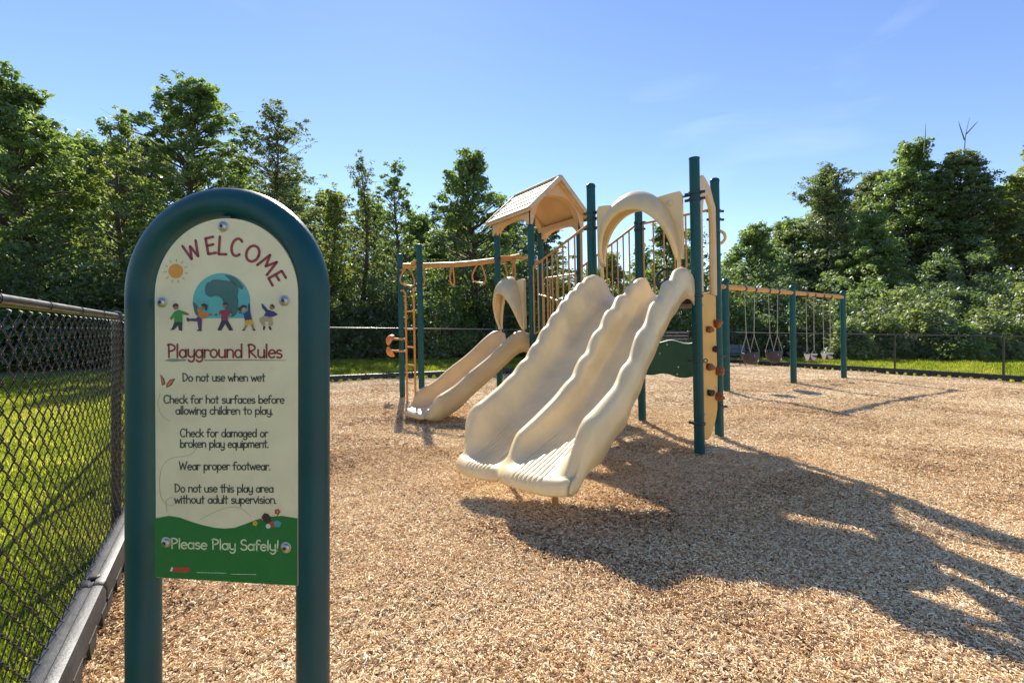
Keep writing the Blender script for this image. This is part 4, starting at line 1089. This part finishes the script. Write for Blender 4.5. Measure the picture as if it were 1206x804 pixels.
for i, (a, b_) in enumerate(BE):
    ca, cb = Q1 + QU * a, Q1 + QU * b_; m_ = (ca + cb) / 2
    zs = .92 if i < 2 else .80
    sw = thing('bucket_swing' if i < 2 else 'belt_swing', lbs[i], 'swing', (*m_, zs), 'swings hanging from the beam')
    if i < 2:
        for c in (ca, cb):
            j = c + (m_ - c) * .22
            MB().tube([v3(c, 2.35), v3(j, 1.30)], .009, 6).obj('chain', 'chain', sw)
            b = MB()
            for sg in (-1, 1): b.tube([v3(j, 1.30), v3(m_ + (j - m_) * 1.15 + QN * .11 * sg, .90)], .008, 6)
            b.obj('chain_yoke', 'chain', sw)
        # bucket: tapered shell with leg holes, front and back pieces
        b = MB(); rows = []
        for (z, rx, ry) in ((.92, .24, .18), (.905, .245, .185), (.82, .23, .18), (.72, .19, .16), (.64, .12, .13), (.61, .04, .05)):
            rows.append([v3(m_ + QU * rx * cos(t) + QN * ry * sin(t), z - (.10 * max(0, abs(cos(t)) - .6) if z > .85 else 0)) for t in np.linspace(0, 2 * pi, 25)])
        b.grid(rows); s_ = b.obj('seat', 'bucket', sw, smooth=0); md = s_.modifiers.new('t', 'SOLIDIFY'); md.thickness = .015
        MB().box(v3(m_ + QN * .158 - QU * .05, .84), (.12, .006, .07), V(*QU, 0), V(*QN, 0)).obj('seat_patch', 'panel_edge', sw)
        MB().box(v3(m_ + QN * .145 + QU * .06, .72), (.06, .006, .08), V(*QU, 0), V(*QN, 0)).obj('seat_patch', 'tri', sw)
    else:
        for c in (ca, cb): MB().tube([v3(c, 2.37), v3(c + (m_ - c) * .1, .86)], .009, 6).obj('chain', 'chain', sw)
        b = MB(); rows = []
        for t in np.linspace(0, 1, 13):
            q = ca + (m_ - ca) * .1 + ((cb + (m_ - cb) * .1) - (ca + (m_ - ca) * .1)) * t; z = .74 - .14 * sin(pi * t)
            rows.append([v3(q + QN * .08, z), v3(q - QN * .08, z), v3(q - QN * .08, z - .014), v3(q + QN * .08, z - .014), v3(q + QN * .08, z)])
        b.grid(rows); b.obj('seat', 'belt', sw)
        for c in (ca + (m_ - ca) * .1, cb + (m_ - cb) * .1):
            MB().prism([(-.085, .78), (.085, .78), (.02, .60), (-.02, .60)], v3(c, 0), V(*QN, 0), V(0, 0, 1), .015).obj('end_plate', 'tri', sw, bevel=.004)
            MB().tube([v3(c + QN * .07, .78), v3(c, .87), v3(c - QN * .07, .78)], .007, 6).obj('shackle', 'chain', sw)
set_lean(0)

# ================================================================ BENCH, SLATTED PANEL
bc = V(9.0, 19.6); bu = unit(V(1, .12)); bnn = V(bu[1], -bu[0])
bench = thing('park_bench', 'dark blue bench with slatted back behind the swings near the fence corner', 'bench', (*bc, 0))
for k in range(4): MB().bar(v3(bc - bu * .85 - bnn * (.16 + .02 * k), .52 + .09 * k), v3(bc + bu * .85 - bnn * (.16 + .02 * k), .52 + .09 * k), .02, .082).obj('back_slat', 'bench_blue', bench, bevel=.004)
for k in range(4): MB().bar(v3(bc - bu * .85 + bnn * (-.1 + .1 * k), .43), v3(bc + bu * .85 + bnn * (-.1 + .1 * k), .43), .085, .025).obj('seat_slat', 'bench_blue', bench, bevel=.004)
for sx in (-.6, .6):
    b = MB(); q = bc + bu * sx
    b.tube([v3(q + bnn * .2, -.05), v3(q + bnn * .2, .41), v3(q - bnn * .14, .41), v3(q - bnn * .24, .88)], .025, 8)
    b.tube([v3(q - bnn * .16, -.05), v3(q - bnn * .15, .41)], .025, 8); b.obj('leg', 'wire', bench)
sc0, sc1 = V(4.72, 17.2), V(6.55, 17.55)
slp = thing('slatted_screen', 'low dark screen of horizontal metal slats behind the green play panel', 'screen', (*((sc0 + sc1) / 2), 0))
for p in (sc0, (sc0 + sc1) / 2, sc1): MB().lathe(v3(p, 0), [(.025, -.1), (.025, 1.40), (.01, 1.415)], 10).obj('post', 'wire', slp)
for k in range(11): MB().bar(v3(sc0, .16 + .119 * k), v3(sc1, .16 + .119 * k), .02, .055).obj('slat', 'slat_grey', slp, bevel=.003)

# ================================================================ FENCES
def mesh_bay(w, h, pitch, rw, near):
    b = MB(); n = int(round(w / pitch)); p = w / n; hz = p * .86 if near else p * .62; nz = int(h / hz)
    for i in range(n):
        pts = []
        for k in range(nz + 1):
            kk = k + i; x = i * p - .08 * p if kk % 2 == 0 else (i + 1) * p + .08 * p
            z = .03 + k * hz
            if near:
                y = rw * 1.5 * (1 if kk % 2 else -1); x2 = (i + 1) * p + .08 * p if kk % 2 == 0 else i * p - .08 * p
                if k: pts.append(V(x + (x2 - x) * .10, y, z - hz * .17))
                pts.append(V(x, 0, z))
                if k < nz: pts.append(V(x + (x2 - x) * .10, -y, z + hz * .17))
            else: pts.append(V(x, rw * (1 if kk % 2 else -1), z))
        if near:   # knuckled ends at the top
            e = pts[-1]; pts += [e + V(.006, -.004, .016), e + V(.014, .006, .020)]
        b.tube(pts, rw, 4 if near else 3, caps=False)
    return b
def fence(name, label, a, d, L_, hgt, posts_t, h2=None, near_to=0, rail_r=.021):
    h2 = h2 or hgt
    root = thing(name, label, 'fence', (*a, 0)); base = origin_of(root)
    hz_ = lambda t: hgt + (h2 - hgt) * t / L_
    MB().tube([v3(a, hgt), v3(a + d * L_, h2)], rail_r, 16).obj('top_rail', 'fence_pipe', root)
    for t in posts_t:
        q = a + d * t
        MB().lathe(v3(q, 0), [(.028, -.2), (.028, hz_(t) - .03), (.034, hz_(t) - .028), (.034, hz_(t) + .010), (.025, hz_(t) + .030), (.004, hz_(t) + .036)], 16).obj('post', 'fence_pipe', root)
    ang = atan2(d[1], d[0])
    for i in range(len(posts_t) - 1):
        t0, t1 = posts_t[i], posts_t[i + 1]; near = t1 <= near_to + .01
        key = (round(t1 - t0, 2), near, round(hz_((t0 + t1) / 2), 2))
        if key not in BAYS:
            BAYS[key] = mesh_bay(t1 - t0, hz_((t0 + t1) / 2) - .05, .050, .0026 if near else .0021, near).mesh('chain_link_mesh', 'wire', smooth=0)
        o = place(BAYS[key], 'chain_link_mesh', root, tuple(v3(a + d * t0, 0) - base), (0, 0, ang)); o['kind'] = 'stuff'
        o.location.x += d[1] * .028; o.location.y -= d[0] * .028
        for k in range(1, 6 if near else 4):       # wire ties round the rail
            t = t0 + (t1 - t0) * k / (6 if near else 4); q = a + d * t; n2 = V(d[1], -d[0])
            MB().tube([v3(q, hz_(t) - .0) + (rail_r + .004) * (cos(x) * V(*n2, 0) + sin(x) * UZ) + V(*d, 0) * .01 * x for x in np.linspace(-.6, 4.4, 12)], .0022, 5).obj('wire_tie', 'wire', root)
    return root
BAYS = {}
OFF = .13
nl = V(-LD[1], LD[0]); nl = nl if nl[0] < 0 else -nl
FA = COR_A + nl * OFF + V(0, OFF)
dl = -LD * -1
posts_left = []
a0 = FA + LD * 15.3
kq = (137 - 603) / 556
tl = (kq * a0[1] - a0[0]) / (-LD[0] - kq * -LD[1])      # the post seen beside the sign
dleft = -LD
pl_ = sorted([tl - 3.05 * k for k in range(0, 3)] + [tl + 2.44 * k for k in range(1, 5) if tl + 2.44 * k < 14.6]) + [15.3]
fence('chain_link_fence', 'black chain link fence at the left with a thick rounded top rail', a0, dleft, 15.3, 1.50, pl_, near_to=tl + 2.45)
FC = COR_C + V(.05, OFF + .05)
dfar = unit(FC - FA); Lf = np.linalg.norm(FC - FA)
nb_ = 7
fence('chain_link_fence', 'black chain link fence along the far side, behind the play structure', FA, dfar, Lf, 1.52, [Lf * k / nb_ for k in range(nb_ + 1)], h2=1.36)
dr = RD; fr = FC
tr = lambda p: float(np.dot(V(*p) - fr, dr))
pr_ = [0.0, 1.9, tr((12.75, 15.75)) , tr((13.9, 13.4))]; pr_ = [0.0, 2.05, pr_[2], pr_[3], pr_[3] + 3, pr_[3] + 6]
fence('chain_link_fence', 'black chain link fence on the right in front of the bright vines', fr, dr, pr_[-1], 1.34, pr_, h2=1.20)

# ================================================================ BORDER TIMBERS
def timber_mesh(L_, H=.25):
    b = MB(); Wd = .125
    # top beam with rounded edges, then arched side walls
    sec = [(-Wd / 2, .06), (-Wd / 2, H - .035), (-Wd / 2 + .012, H - .008), (-Wd / 2 + .035, H), (-.012, H), (-.006, H - .006), (.006, H - .006), (.012, H), (Wd / 2 - .035, H), (Wd / 2 - .012, H - .008), (Wd / 2, H - .035), (Wd / 2, .06)]
    xs = [0, .01, .03, L_ - .03, L_ - .01, L_]
    rows = []
    for x in xs:
        k = 1 if .02 < x < L_ - .02 else (.97 if x in (.01, L_ - .01) else .9)
        rows.append([(x, y * k, .06 + (z - .06) * k) for y, z in sec])
    b.grid(rows)
    b.add(rows[0], [tuple(range(len(sec)))]); b.add(rows[-1], [tuple(range(len(sec)))[::-1]])
    for sy in (-1, 1):      # side skirts between the arches
        n = 5; y = sy * (Wd / 2 - .004)
        for k in range(n + 1):
            x = .05 + (L_ - .1) * k / n
            b.prism([(x - .075, .075), (x - .04, -.02), (x + .04, -.02), (x + .075, .075)], V(0, y, 0), V(1, 0, 0), V(0, 0, 1), .012)
    return b
TL = 1.36
tm = timber_mesh(TL - .012, .17).mesh('border_timber', 'timber', smooth=30)
tlow = timber_mesh(TL - .012, .17).mesh('border_timber', 'timber', smooth=30)
capm = MB().lathe(V(0, 0, 0), [(.024, 0), (.024, .006), (.018, .010), (.006, .011)], 14).mesh('pin_cap', 'dark_steel')
def timber(p, d, label, group, low=False):
    o = bpy.data.objects.new('border_timber', tlow if low else tm); C.objects.link(o); o.location = (p[0], p[1], 0); o.rotation_euler = (0, 0, atan2(d[1], d[0]))
    tag(o, label, 'border timber', group)
    place(capm, 'pin_cap', o, (.075, 0, .170))
    return o
LAND = [(60, 'left of the sign'), (270, 'hidden behind the sign'), (425, 'between the sign and the loop ladder'), (484, 'behind the orange ladder'), (545, 'behind the foot of the small slide'),
        (605, 'below the small slide hood'), (680, 'behind the double slide'), (735, 'behind the top of the double slide'), (790, 'behind the green play panel'), (840, 'behind the climbing wall'), (870, 'behind the first swing post'),
        (910, 'behind the bucket swings'), (965, 'behind the belt swings'), (1030, 'just right of the swing frame'), (1100, 'between the two right fence posts'), (1170, 'by the right-hand fence post'), (1240, 'at the right edge of the photo')]
USED = {}
def spot(x, y, what):
    px = 603 + x / max(y, .1) * 556
    w = min(LAND, key=lambda l: abs(l[0] - px))[1]; k = USED.get((what, w), 0); USED[(what, w)] = k + 1
    return ('', 'second ', 'third ', 'fourth ', 'fifth ', 'sixth ', 'seventh ')[min(k, 6)] + what + ' ' + w
jt = COR_A + LD * ((COR_A[1] - 2.30) / -LD[1])      # first joint seen at the left
for k in range(-1, 8):
    p = jt - LD * TL * k
    lab = {-1: 'grey plastic border timber nearest the camera, at the foot of the left fence', 0: 'long grey border timber second from the camera, below the left fence', 1: 'grey border timber half hidden by the sign, third along the left fence'}.get(k) or spot(*(p - LD * .7), 'left-fence border timber')
    timber(p, -LD, lab, 'border timbers along the left fence')
nfar = int(np.linalg.norm(COR_C - COR_A) / TL)
df = unit(COR_C - COR_A)
for k in range(nfar + 1):
    p = COR_A + df * (TL * k + .02); q = p + df * TL * .5
    timber(p, df, spot(q[0], q[1], 'black far-edge border timber'), 'border timbers along the far fence', True)
for k in range(9):
    p = COR_C + RD * (TL * k + .12); q = p + RD * TL * .5
    timber(p, RD, spot(q[0], q[1], 'black right-edge border timber'), 'border timbers along the right fence', True)

# ================================================================ TREES
def quads_mesh(name, cen, size, material, up_bias=.5, asp=.55, rs=None):
    """leaves: folded rhombi as one mesh"""
    n = len(cen); rs = rs or rng
    nrm = rs.normal(0, 1, (n, 3)); nrm[:, 2] = np.abs(nrm[:, 2]) + up_bias; nrm /= np.linalg.norm(nrm, axis=1)[:, None]
    a = rs.normal(0, 1, (n, 3)); a -= nrm * np.sum(a * nrm, 1)[:, None]; a /= np.linalg.norm(a, axis=1)[:, None]
    b = np.cross(nrm, a); s_ = size[:, None]
    v = np.empty((n, 4, 3))
    v[:, 0] = cen - a * s_; v[:, 1] = cen + b * s_ * asp + nrm * s_ * .15; v[:, 2] = cen + a * s_; v[:, 3] = cen - b * s_ * asp + nrm * s_ * .15
    me = bpy.data.meshes.new(name); me.vertices.add(n * 4); me.vertices.foreach_set('co', v.astype(np.float32).ravel())
    me.loops.add(n * 4); me.loops.foreach_set('vertex_index', np.arange(n * 4, dtype=np.int32))
    me.polygons.add(n); me.polygons.foreach_set('loop_start', np.arange(0, n * 4, 4, dtype=np.int32)); me.polygons.foreach_set('loop_total', np.full(n, 4, np.int32))
    me.materials.append(M[material]); me.update(); me.validate()
    return me
def tree_meshes(kind, H, R, seed, leafmat, nclu=150, per=90, leaf=.13, zlow=.12, bark='bark', shape='round', flat=.55, cr=.75):
    """trunk + limbs mesh and crown mesh of a tree H tall with crown radius R, base at the origin"""
    rs = np.random.default_rng(seed); rr = random.Random(seed)
    b = MB()
    lean = V(rr.uniform(-.04, .04), rr.uniform(-.04, .04)) * H
    def axis(t): return V(lean[0] * t * t + .15 * sin(t * 7 + seed), lean[1] * t * t + .15 * cos(t * 6 + seed), H * t)
    r0 = .014 * H + .03
    b.tube([axis(t) for t in np.linspace(0, .90, 9)], [r0 * (1 - t * .93) for t in np.linspace(0, .90, 9)], 7)
    cl = []
    for i in range(nclu):
        t = zlow + (1 - zlow) * ((i + rr.random()) / nclu) ** (.85)
        u = (t - zlow) / (1 - zlow)
        if shape == 'cone': prof = ((1 - u) ** .75 * (.35 + .65 * min(1, u * 6)) + .02) * (.66 + .34 * sin(u * 40 + seed))
        elif shape == 'column': prof = (sin(pi * min(1, u * .93 + .07)) ** .5) * .9 + .05
        elif shape == 'broad': prof = (1 - u) ** .6 * (.5 + .5 * min(1, u * 4)) * (.62 + .38 * sin(u * 34 + seed)) + .04
        else: prof = (1 - abs(2 * (u ** .9) - .85) ** 2.3 * .85) if u < .95 else .25
        ang = i * 2.399963 + rr.uniform(-.5, .5)
        rad = R * max(.05, prof) * (1 + .28 * sin(ang * 2 + seed) * sin(u * 9 + seed * 2) + rr.uniform(-.22, .12)) * (rr.random() ** .33 if shape != 'cone' else rr.random() ** .5)
        rise = rad * (.45 if shape != 'cone' else rr.uniform(-.12, .15))
        base = axis(max(.04, t - rise / H * .9)); c = axis(t) + V(cos(ang) * rad, sin(ang) * rad, rr.uniform(-.5, .5))
        cl.append((c, u))
        if rad > .35 and i % 2 == 0:
            mid = base + (c - base) * .55 + V(0, 0, .12 * rad * (1 if shape != 'cone' else .4))
            b.tube([base, mid, c], [.012 + .018 * rad, .010 + .009 * rad, .006], 4, caps=False)
            if i % 6 == 0:
                side = c + V(rr.uniform(-.6, .6), rr.uniform(-.6, .6), rr.uniform(.1, .5)); b.tube([mid, side], [.012, .004], 3, caps=False)
    for i in range(int(nclu * .10)):          # sprigs that stand out of the outline
        t = rr.uniform(.35, .97); ang = rr.uniform(0, 2 * pi); u = (t - zlow) / (1 - zlow)
        q = R * (1.05 - .85 * u ** 1.6) * rr.uniform(.75, 1.15); a0_ = axis(t * .93); c = axis(t) + V(cos(ang) * q, sin(ang) * q, rr.uniform(.1, .8))
        b.tube([a0_, a0_ + (c - a0_) * .6 + V(0, 0, .1), c], [.02, .012, .005], 3, caps=False)
        for g_ in (.62, .8, 1.0): cl.append((a0_ + (c - a0_) * g_ + V(rr.uniform(-.2, .2), rr.uniform(-.2, .2), .1), min(1, u + .5)))
    cen = []
    for (c, u) in cl:
        k = int(per * (1 if shape not in ('cone', 'broad') else 1.0 - .45 * u) * rr.uniform(.55, 1.4)); s_ = cr * rr.uniform(.6, 1.3) * (1 - .45 * u)
        p = rs.normal(0, 1, (k, 3)); p /= np.linalg.norm(p, axis=1)[:, None]; p *= (rs.random(k) ** .45)[:, None] * s_
        p[:, 2] *= flat
        droop = rs.random(k)
        p[:, 2] -= .15 * (p[:, 0] ** 2 + p[:, 1] ** 2) / max(s_, .1)
        cen.append(p + c)
    cen = np.concatenate(cen); cen = cen[cen[:, 2] > .1]
    return b, quads_mesh('crown', cen, np.clip(rs.lognormal(-.15, .42, len(cen)), .35, 2.0) * leaf, leafmat, rs=rs)
def tree(label, px, Y, ytop, Rpx, kind='tree', name='tree', group='trees beyond the fence', **kw):
    X = (px - 603) / 556 * Y; H = 1.4 + (390 - ytop) / 556 * Y; R = Rpx / 556 * Y
    root = thing(name, label, kind, (X, Y, -.05), group)
    b, cm = tree_meshes(kind, H * .97, R, kw.pop('seed'), kw.pop('leafmat'), **kw)
    me = b.mesh('trunk', kw.get('bark', 'bark'), smooth=0)
    place(me, 'trunk', root, (0, 0, 0)); place(cm, 'crown', root, (0, 0, 0))
    return root
def copy_tree(src, x, y, s, rz, label, group):
    r = src.copy(); C.objects.link(r); r.location = (x, y, -.05); r.scale = (s, s, s); r.rotation_euler = (0, 0, rz); r['label'] = label; r['group'] = group
    for ch in [k for k in src.children if not k.name.startswith('dead')]:
        c = ch.copy(); C.objects.link(c); c.parent = r
    return r

T = {}
T['a'] = tree('broad leafy tree at the far left edge, above the near fence', 22, 21.0, 92, 92, seed=11, leafmat='leaf_mid', nclu=529, per=55, leaf=0.095, zlow=.10, cr=0.63)
T['a2'] = tree('thin straggly tree with sparse top branches, left of the sign', 142, 23.0, 126, 54, seed=12, leafmat='leaf_warm', nclu=170, per=32, leaf=0.083, zlow=.10, cr=0.42)
T['b'] = tree('tall dense tree rising directly behind the sign arch', 230, 24.0, 86, 78, seed=13, leafmat='leaf_mid', nclu=529, per=55, leaf=0.089, zlow=.08, cr=0.56, shape='column')
T['c'] = tree('dark pointed conifer just right of the sign arch', 328, 25.0, 114, 92, seed=14, name='conifer', leafmat='leaf_conifer', nclu=420, per=55, leaf=0.070, zlow=.08, cr=0.5, flat=.3, shape='broad')
T['d'] = tree('small yellowish-green tree between the conifer and the slender pair', 388, 24.5, 222, 52, seed=15, leafmat='leaf_warm', nclu=276, per=48, leaf=0.076, zlow=.05, cr=0.46, shape='broad')
T['e'] = tree('slender sparse tree, the taller pointed one of the thin pair', 430, 26.0, 176, 40, seed=16, leafmat='leaf_conifer', nclu=240, per=32, leaf=0.070, zlow=.05, cr=0.36, shape='broad')
T['f'] = tree('slender airy tree left of the ladder posts, beside the pointed one', 466, 26.5, 190, 42, seed=17, leafmat='leaf_mid', nclu=240, per=32, leaf=0.076, zlow=.05, cr=0.4, shape='round')
T['g'] = tree('big round-topped tree left of the gabled roof', 558, 27.0, 172, 64, seed=18, leafmat='leaf_mid', nclu=483, per=48, leaf=0.089, zlow=.05, cr=0.56)
T['h'] = tree('low dark tree with flat branches behind the gabled roof', 640, 28.0, 262, 56, seed=19, leafmat='leaf_conifer', nclu=276, per=46, leaf=0.083, zlow=.05, cr=0.53, flat=.3)
T['h2'] = tree('low bright tree seen through the stair railing', 712, 27.0, 300, 38, seed=20, leafmat='leaf_pale', nclu=253, per=48, leaf=0.076, zlow=.05, cr=0.49)
T['i'] = tree('small tree seen through the back railing of the high deck', 786, 29.0, 262, 36, seed=21, leafmat='leaf_mid', nclu=276, per=40, leaf=0.083, zlow=.05, cr=0.46)
T['j'] = tree('rounded tree just right of the tall posts, lowest of the right wood', 880, 36.0, 268, 48, seed=22, leafmat='leaf_mid', nclu=368, per=55, leaf=0.102, zlow=.05, cr=0.73)
T['k'] = tree('spreading cedar-like tree above the swing frame', 972, 42.0, 190, 78, seed=23, leafmat='leaf_conifer', nclu=620, per=63, leaf=0.111, zlow=.05, cr=0.92, flat=.35, shape='broad')
T['l'] = tree('tall leafy tree right of the swing frame with a ragged top', 1078, 44.0, 160, 58, seed=24, leafmat='leaf_mid', nclu=529, per=63, leaf=0.121, zlow=.05, cr=0.92)
T['m'] = tree('tall dark tree with bare dead twigs at its top', 1140, 42.0, 172, 56, seed=25, name='conifer', leafmat='leaf_conifer', nclu=640, per=63, leaf=0.111, zlow=.05, cr=0.92, flat=.35, shape='column')
T['n'] = tree('leafy tree at the right edge of the wood', 1222, 40.0, 158, 60, seed=26, leafmat='leaf_warm', nclu=506, per=63, leaf=0.115, zlow=.05, cr=0.86)
T['o'] = tree('mid-height tree between the cedar-like tree and the ragged one', 1025, 38.0, 250, 45, seed=27, leafmat='leaf_mid', nclu=391, per=55, leaf=0.102, zlow=.05, cr=0.73)
# bare twigs on the dark tree
mroot = T['m']; mo = origin_of(mroot)
b = MB()
for (pxa, ya, pxb, yb, pxc, yc) in ((1135, 190, 1137, 160, 1142, 138), (1136, 165, 1131, 150, 1129, 143), (1088, 180, 1090, 160, 1090, 146), (1138, 158, 1148, 147, 1152, 143)):
    Yt = 42.0; f = lambda px, py: V((px - 603) / 556 * Yt, Yt, 1.4 + (390 - py) / 556 * Yt)
    b.tube([f(pxa, ya), f(pxb, yb), f(pxc, yc)], [.055, .035, .012], 5)
b.obj('dead_branch', 'bark_grey', mroot)

# second row, so the wood has depth
far_src = ['a', 'b', 'g', 'j', 'o', 'm', 'c', 'k']
fr_ = random.Random(9)
for i in range(26):
    px = -90 + i * 53; Y = 34 + fr_.uniform(0, 7) + (9 if px > 820 else 0)
    src = T[far_src[i % len(far_src)]]
    srcH = max(v[2] for v in src.children[0].bound_box)
    ytarget = float(np.interp(px, [-100, 60, 180, 300, 400, 450, 500, 560, 600, 640, 700, 860, 920, 1000, 1100, 1300], [165, 160, 165, 190, 228, 236, 262, 248, 258, 296, 316, 292, 250, 218, 200, 195])) + fr_.uniform(-14, 16)
    Hn = 1.4 + (390 - ytarget) / 556 * Y
    copy_tree(src, (px - 603) / 556 * Y, Y, Hn / srcH, fr_.uniform(0, 6.28), spot((px - 603) / 556 * Y, Y, 'second-row tree of the wood'), 'trees deep in the wood')

# understory shrubs
def shrub(label, px, Y, ytop, wpx, seed, leafmat, n=70, per=95, leaf=.10, cr=.6, name='shrub', group='shrubs along the edge of the wood'):
    X = (px - 603) / 556 * Y; H = 1.4 + (390 - ytop) / 556 * Y; R = wpx / 556 * Y
    rs = np.random.default_rng(seed); rr = random.Random(seed); b = MB(); cen = []
    for i in range(n):
        a = rr.uniform(0, 2 * pi); q = rr.random() ** .5; z = H * (1 - q * q * .75) * rr.uniform(.12, 1.0) * (1 + .22 * sin(3 * a + seed))
        c = V(cos(a) * R * q, sin(a) * R * q * .8, max(.25, z))
        if i % 2 == 0: b.tube([V(c[0] * .25, c[1] * .25, 0), V(c[0] * .6, c[1] * .6, c[2] * .6), c], [.035, .02, .006], 4, caps=False)
        k = int(per * rr.uniform(.6, 1.3)); s_ = cr * rr.uniform(.6, 1.2); p = rs.normal(0, 1, (k, 3)); p /= np.linalg.norm(p, axis=1)[:, None]; p *= (rs.random(k) ** .4)[:, None] * s_; p[:, 2] *= .7
        cen.append(p + c)
    cen = np.concatenate(cen); cen = cen[cen[:, 2] > .02]
    root = thing(name, label, 'shrub', (X, Y, -.05), group)
    place(b.mesh('stems', 'bark', smooth=0), 'stems', root, (0, 0, 0)); place(quads_mesh('foliage', cen, np.clip(rs.lognormal(-.15, .42, len(cen)), .35, 2.0) * leaf, leafmat, rs=rs), 'foliage', root, (0, 0, 0))
    return root
sh = []
SH = [(-40, 17.5, 262, 95, 'leaf_dark', 'dark shrub mass above the near fence at the left edge'), (70, 19, 285, 70, 'leaf_dark', 'dark shrub between the left edge tree and the sign'),
      (150, 20, 270, 60, 'leaf_dark', 'dark leafy shrub directly left of the sign post'), (400, 24.5, 330, 45, 'leaf_dark', 'dark shrub right of the sign post behind the far fence'),
      (455, 25, 322, 40, 'leaf_dark', 'dark shrub behind the tan loop ladder'), (520, 25, 318, 45, 'leaf_mid', 'green shrub behind the overhead loops'),
      (585, 26, 330, 45, 'leaf_dark', 'dark shrub behind the small slide hood'), (650, 26, 330, 50, 'leaf_warm', 'warm green shrub behind the stair railing'),
      (720, 26, 325, 50, 'leaf_warm', 'yellow-green shrub behind the double slide top'), (790, 27, 330, 45, 'leaf_mid', 'green shrub behind the back railing'),
      (850, 28, 318, 45, 'leaf_mid', 'green shrub between the tall posts and the first swing post'), (905, 28, 325, 45, 'leaf_dark', 'dark shrub behind the bucket swings'),
      (965, 26, 350, 38, 'leaf_pale', 'pale shrub behind the belt swings'), (1030, 25, 362, 38, 'leaf_pale', 'pale vine-covered shrub right of the swing frame'),
      (1095, 24.5, 350, 38, 'leaf_pale', 'pale vine-covered shrub, middle of the right fence'), (1165, 24, 362, 36, 'leaf_pale', 'pale leafy shrub near the right edge behind the fence'),
      (1240, 23.5, 352, 45, 'leaf_pale', 'pale leafy shrub cut by the right edge'), (1120, 30, 300, 70, 'leaf_dark', 'dark tall shrub below the tree with dead twigs'), (1000, 23.5, 378, 22, 'leaf_pale', 'low pale shrub close behind the right fence, right of the swing frame'), (1065, 26.5, 338, 30, 'leaf_pale', 'pale leafy shrub taller than its neighbours, middle of the right fence'), (1130, 23, 380, 24, 'leaf_mid', 'low green shrub close behind the right-hand fence bay'), (1200, 26, 335, 34, 'leaf_pale', 'tall pale shrub at the right, below the edge tree'), (1000, 31, 305, 60, 'leaf_mid', 'green tall shrub above the swing beam end')]
for i, (px, Y, yt, w, lm, lb) in enumerate(SH): sh.append(shrub(lb, px, Y, yt, w, 100 + i, lm, n=int(90 + w * 2.2), per=64, leaf=.085 if Y > 22 else .075, cr=.50))
rs_ = random.Random(21)
for i in range(26):
    px = -150 + i * 56; Y = 29 + rs_.uniform(0, 3.5) + (2 if px > 850 else 0); src = sh[[0, 1, 4, 9, 11, 17][i % 6]]
    copy_tree(src, (px - 603) / 556 * Y, Y, rs_.uniform(.9, 1.25), rs_.uniform(0, 6.28), spot((px - 603) / 556 * Y, Y, 'deep undergrowth shrub'), 'undergrowth deep in the wood')
